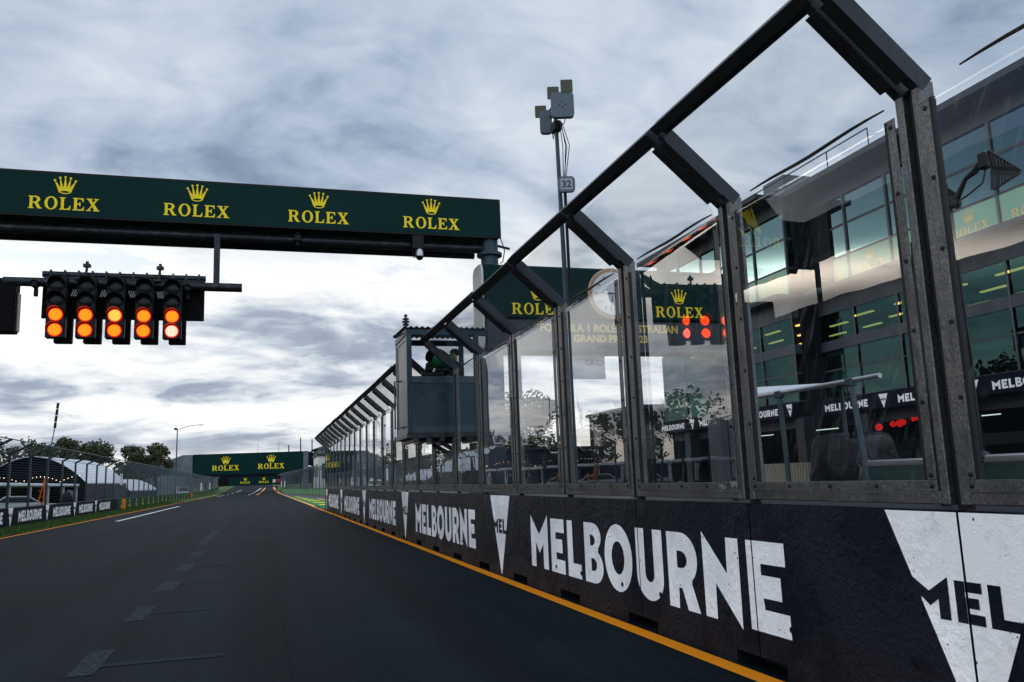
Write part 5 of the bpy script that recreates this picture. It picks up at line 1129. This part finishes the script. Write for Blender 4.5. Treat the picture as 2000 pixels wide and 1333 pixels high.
# marquee with an arched white roof
def marquee(label, x0, y0, w, ze, zr, L, skew, open_front=True):
    r_ = thing('marquee', label, 'marquee', (x0 + w / 2, y0, 0)); n = 16
    arc = [(x0 + w * i / n, ze + (zr - ze) * math.sin(math.pi * i / n) ** .85) for i in range(n + 1)]
    b = MB(); vs = [(x, y0 - .1, z) for x, z in arc] + [(x + skew, y0 + L, z) for x, z in arc] + [(x, y0 - .1, z - .07) for x, z in arc] + [(x + skew, y0 + L, z - .07) for x, z in arc]; m = n + 1
    fs = []
    for i in range(n): fs += [(i, i + 1, m + i + 1, m + i), (2 * m + i, 3 * m + i, 3 * m + i + 1, 2 * m + i + 1), (i, 2 * m + i, 2 * m + i + 1, i + 1)]
    b.add(vs, fs); b.build('roof', 'tent_white', r_, smooth=True)
    b = MB(); b.add([(x, y0 + .3, z - .08) for x, z in arc] + [(arc[-1][0], y0 + .3, 0), (arc[0][0], y0 + .3, 0)], [tuple(range(n + 3))])
    for q in range(6): x = x0 + w * (q + .5) / 6; b.box(x - .05, x + .05, y0 + .15, y0 + .25, 0, ze + (zr - ze) * math.sin(math.pi * (q + .5) / 6) ** .85 - .1)
    b.build('front', 'tent_dark', r_)
    b = MB(); e = arc[-1]; b.add([(e[0], y0 + .3, 0), (e[0] + skew, y0 + L, 0), (e[0] + skew, y0 + L, ze - .08), (e[0], y0 + .3, ze - .08), (arc[0][0], y0 + .3, 0), (arc[0][0] + skew, y0 + L, 0), (arc[0][0] + skew, y0 + L, ze - .08), (arc[0][0], y0 + .3, ze - .08)], [(0, 1, 2, 3), (7, 6, 5, 4), (1, 5, 6, 2)]); b.build('side_wall', 'facade_dark', r_)
marquee('big marquee with arched white roof and dark front behind the left fence', -27.3, 95, 10.2, 2.5, 5.35, 15, 1.6)
marquee('small white tent roof right of the big marquee', -25.0, 128, 7.5, 1.6, 3.3, 12, 2.2)
st = thing('string_lights', 'string of warm bulbs hanging under the dark marquee front', 'string lights', (-21, 92, 3)); pts = []
for i in range(26):
    q = i / 25; x = -26 + 8.4 * q; z = 2.75 + .9 * abs(math.sin(q * math.pi * 2.5)) ** 1.0 * .6; pts.append((x, 92 + 2 * q, z))
b = MB(); b.tube(pts, .01, 4); b.build('wire', 'black_plastic', st)
for p in pts[::1]:
    b = MB(); b.ball((p[0], p[1], p[2] - .06), .035, 8); b.build('bulb', 'bulb_warm', st, smooth=True)

# ------------------------------------------------------------------ bridge across the track
br = thing('track_bridge', 'dark green footbridge with two gold crown emblems crossing the far straight', 'bridge', (-3, 215, gz(215)))
b = MB(); b.add([(-15.8, 215, 4.75), (9.9, 215, 4.55), (9.9, 215, 9.85), (-15.8, 215, 9.65), (-15.8, 219, 4.75), (9.9, 219, 4.55), (9.9, 219, 9.85), (-15.8, 219, 9.65)], [(0, 1, 2, 3), (7, 6, 5, 4), (0, 4, 5, 1), (1, 5, 6, 2), (2, 6, 7, 3), (3, 7, 4, 0)]); bb = b.build('board', 'green_board', br)
brand(bb, (-8.3, 214.98, 5.62), (1, 0, 0), (0, 0, 1), 1.25, crown=True, gapf=.22); brand(bb, (2.3, 214.98, 5.75), (1, 0, 0), (0, 0, 1), 1.25, crown=True, gapf=.22)
b = MB(); b.box(-15.8, 9.9, 215.2, 219, 4.2, 4.5); b.build('deck_beam', 'tent_dark', br)
b = MB(); b.bbox(-18.3, -15.85, 214.6, 219.4, 0, 9.6, .1); b.build('tower', 'grey_clad', br); b = MB(); b.bbox(9.95, 11.2, 214.6, 219.4, 0, 9.85, .1); b.build('tower', 'grey_clad', br)
b = MB(); b.add([(-18.3, 214.8, 9.5), (-18.3, 214.8, -.2), (-42, 214.8, -.2), (-42, 214.8, 1.2), (-18.3, 219, 9.5), (-18.3, 219, -.2), (-42, 219, -.2), (-42, 219, 1.2)], [(0, 1, 2, 3)[::-1], (4, 5, 6, 7), (0, 3, 7, 4), (1, 5, 6, 2), (2, 6, 7, 3)]); b.build('ramp', 'grey_clad', br)
b = MB(); b.add([(11.2, 214.8, 9.7), (11.2, 214.8, 6.4), (30, 214.8, 2), (30, 214.8, 5.2), (11.2, 219, 9.7), (11.2, 219, 6.4), (30, 219, 2), (30, 219, 5.2)], [(0, 1, 2, 3), (7, 6, 5, 4), (0, 4, 7, 3), (1, 2, 6, 5), (2, 3, 7, 6)]); b.build('ramp', 'tent_dark', br)
b = MB()
for x in (-.9, 4.1): b.tube([(x, 217, 9.6), (x, 217, 12.2)], .04, 5)
b.build('aerial', 'dark_steel', br)
for q, (x, zt) in enumerate(((7.2, 12.5), (10.4, 14.5), (13.5, 14.0))):
    npole = thing('net_pole', ['short net pole left of two taller ones behind the bridge', 'tallest of three net poles behind the bridge', 'rightmost of three net poles behind the bridge'][q], 'pole', (x, 240, 0), 'net poles'); b = MB(); b.tube([(x, 240, 0), (x, 240, zt)], .16, 8); b.lathe((x, 240, zt), (0, 0, 1), [(.17, 0), (.12, .06)], 8); b.build('pole', 'dark_steel', npole)
fb_ = thing('far_board', 'dark green advertising board with two small emblems under the bridge', 'board', (-2.5, 345, gz(345))); b = MB(); b.bbox(-12, 4.8, 345, 345.5, 1.9, 5.2, .05); o = b.build('board', 'green_board', fb_)
for x in (-6.0, 1.0): brand(o, (x, 344.97, 2.9), (1, 0, 0), (0, 0, 1), .75, 'gold')
b = MB(); [b.box(x, x + .3, 345.55, 345.9, 0, 5.0) for x in (-11, -6, -1, 4)]; b.build('post', 'dark_steel', fb_)
simple_block('far_stand', 'dark building closing the straight under the bridge', 'building', -30, 30, 352, 362, 8.6, 'tent_dark', False)
rv = thing('recovery_truck', 'small red and white vehicle far off under the bridge', 'truck', (6.5, 330, gz(330))); z0 = gz(330)
b = MB(); b.bbox(5.2, 8.0, 329, 331, z0 + .6, z0 + 2.0, .1); b.build('body', 'red_cloth', rv); b = MB(); b.bbox(4.2, 5.15, 329, 331, z0 + .6, z0 + 1.9, .15); b.build('cab', 'van_white', rv)
b = MB(); [b.tube([(x, 328.9, z0 + .45), (x, 329.2, z0 + .45)], .45, 12) for x in (5, 7.3)]; b.build('wheel', 'tyre', rv)

# ------------------------------------------------------------------ grandstand left of the picture, what the glass mirrors
gs = thing('grandstand', 'covered grandstand with raked seats beyond the left edge, seen mirrored in the glass', 'grandstand', (-19, 31, 0))
b = MB()
for i in range(12): b.box(-15 - i * .75, -14.26 - i * .75 if i else -14.2, 15, 47, 0, 1.2 + i * .55)
b.build('tiers', 'facade_dark', gs); b = MB(); b.box(-24.2, -23.4, 14.5, 47.5, 0, 10.5); b.build('back_wall', 'tent_dark', gs)
b = MB(); b.add([(-13.8, 14, 9.5), (-13.8, 48, 9.5), (-24.6, 48, 13.2), (-24.6, 14, 13.2)] + [(-13.8, 14, 11.0), (-13.8, 48, 11.0), (-24.6, 48, 14.0), (-24.6, 14, 14.0)], [(0, 1, 2, 3), (7, 6, 5, 4), (0, 4, 5, 1), (1, 5, 6, 2), (2, 6, 7, 3), (3, 7, 4, 0)]); b.build('roof', 'facade_dark', gs)
for y in (14.6, 22.6, 30.6, 38.6, 46.6):
    b = MB(); b.obox((-23.8, y, 10.5), (-23.8, y, 12.9), .2, .2, (1, 0, 0)); b.build('column', 'dark_steel', gs)

# ------------------------------------------------------------------ trees
def tree(label, x, y, h, w, seed, leaf, spread=.62, dens=44, trunk=.30, leafs=80):
    rn = random.Random(seed); r_ = thing('tree', label, 'tree', (x, y, gz(y)), 'trees')
    z0 = h * trunk; b = MB(); b.tube([(x, y, gz(y) - .2), (x + rn.uniform(-.2, .2), y, z0 * .6), (x + rn.uniform(-.3, .3), y, z0 * 1.25)], [h * .035, h * .028, h * .02], 8); cs = []
    for i in range(dens):
        a = rn.uniform(0, 6.283); q = rn.random() ** .5; zz = rn.random(); rad = w / 2 * (1 - .55 * abs(zz - .42) ** 1.3 * 1.6) * q
        c = Vector((x + rad * math.cos(a), y + rad * math.sin(a), z0 + (h - z0) * (.08 + .86 * zz))); cs.append((c, rn.uniform(.13, .20) * w))
    for c, r0_ in cs[::3]: b.tube([(x, y, z0 * rn.uniform(.8, 1.2)), tuple((Vector((x, y, z0 * 1.3)) + c) / 2 + Vector((0, 0, -.1 * h * rn.random()))), tuple(c)], [h * .012, h * .008, h * .004], 5)
    b.build('trunk', 'bark', r_)
    b = MB()
    for c, r0_ in cs:
        for i in range(leafs):
            dv = Vector((rn.gauss(0, 1), rn.gauss(0, 1), rn.gauss(0, .7))); dv = dv.normalized() * r0_ * rn.random() ** .4; p = c + dv
            s_ = h * rn.uniform(.018, .036); u = Vector((rn.gauss(0, 1), rn.gauss(0, 1), rn.gauss(0, .6))).normalized(); v = u.orthogonal().normalized()
            b.add([p - u * s_, p - v * s_ * .6, p + u * s_, p + v * s_ * .6], [(0, 1, 2, 3)])
    b.build('crown', leaf, r_); return r_
tree('leftmost broad dark tree behind the big marquee', -35.0, 150, 10.0, 7.4, 1, 'leaf_a'); tree('tree rising above the left fence behind the light stand', -30.4, 152, 10.4, 6.2, 2, 'leaf_b')
tree('round dense tree behind the right slope of the marquee roof', -25.4, 148, 9.6, 7.0, 3, 'leaf_a', trunk=.25); tree('tree between the marquee and the bridge ramp, left of the gap', -21.4, 156, 9.2, 5.2, 4, 'leaf_b', trunk=.25)
tree('loose tree just left of the bridge ramp with sky gaps', -17.4, 156, 9.2, 4.8, 5, 'leaf_b', dens=36, trunk=.4); tree('smaller tree in the gap right of the marquee', -19.4, 150, 7.8, 4.4, 6, 'leaf_a', trunk=.2)
rt2 = random.Random(9)
for q, (x, y, h, w) in enumerate(((-30, 88, 11, 8), (-34, 66, 12, 9), (-32, 112, 10, 7), (-36, 40, 13, 9), (-34, 18, 12, 9), (-28, 130, 9, 6))): tree(f'tall tree beyond the left edge of the picture, {ORD[q]} of those mirrored in the glass', x, y, h, w, 20 + q, 'leaf_a', dens=30, leafs=46)
tree('dark tree behind the pit building end, seen through the glass', 30, 108, 8.5, 8, 40, 'leaf_a', trunk=.2); tree('dark tree beyond the low pit buildings, seen through the glass', 26, 82, 10, 8, 41, 'leaf_a')
for q, (x, y) in enumerate(((16, 122), (18, 150), (13, 160))): tree(f'tree behind the pale control building, {ORD[q]} from the camera', x, y, 7.5, 6, 50 + q, 'leaf_a', dens=24, leafs=46)
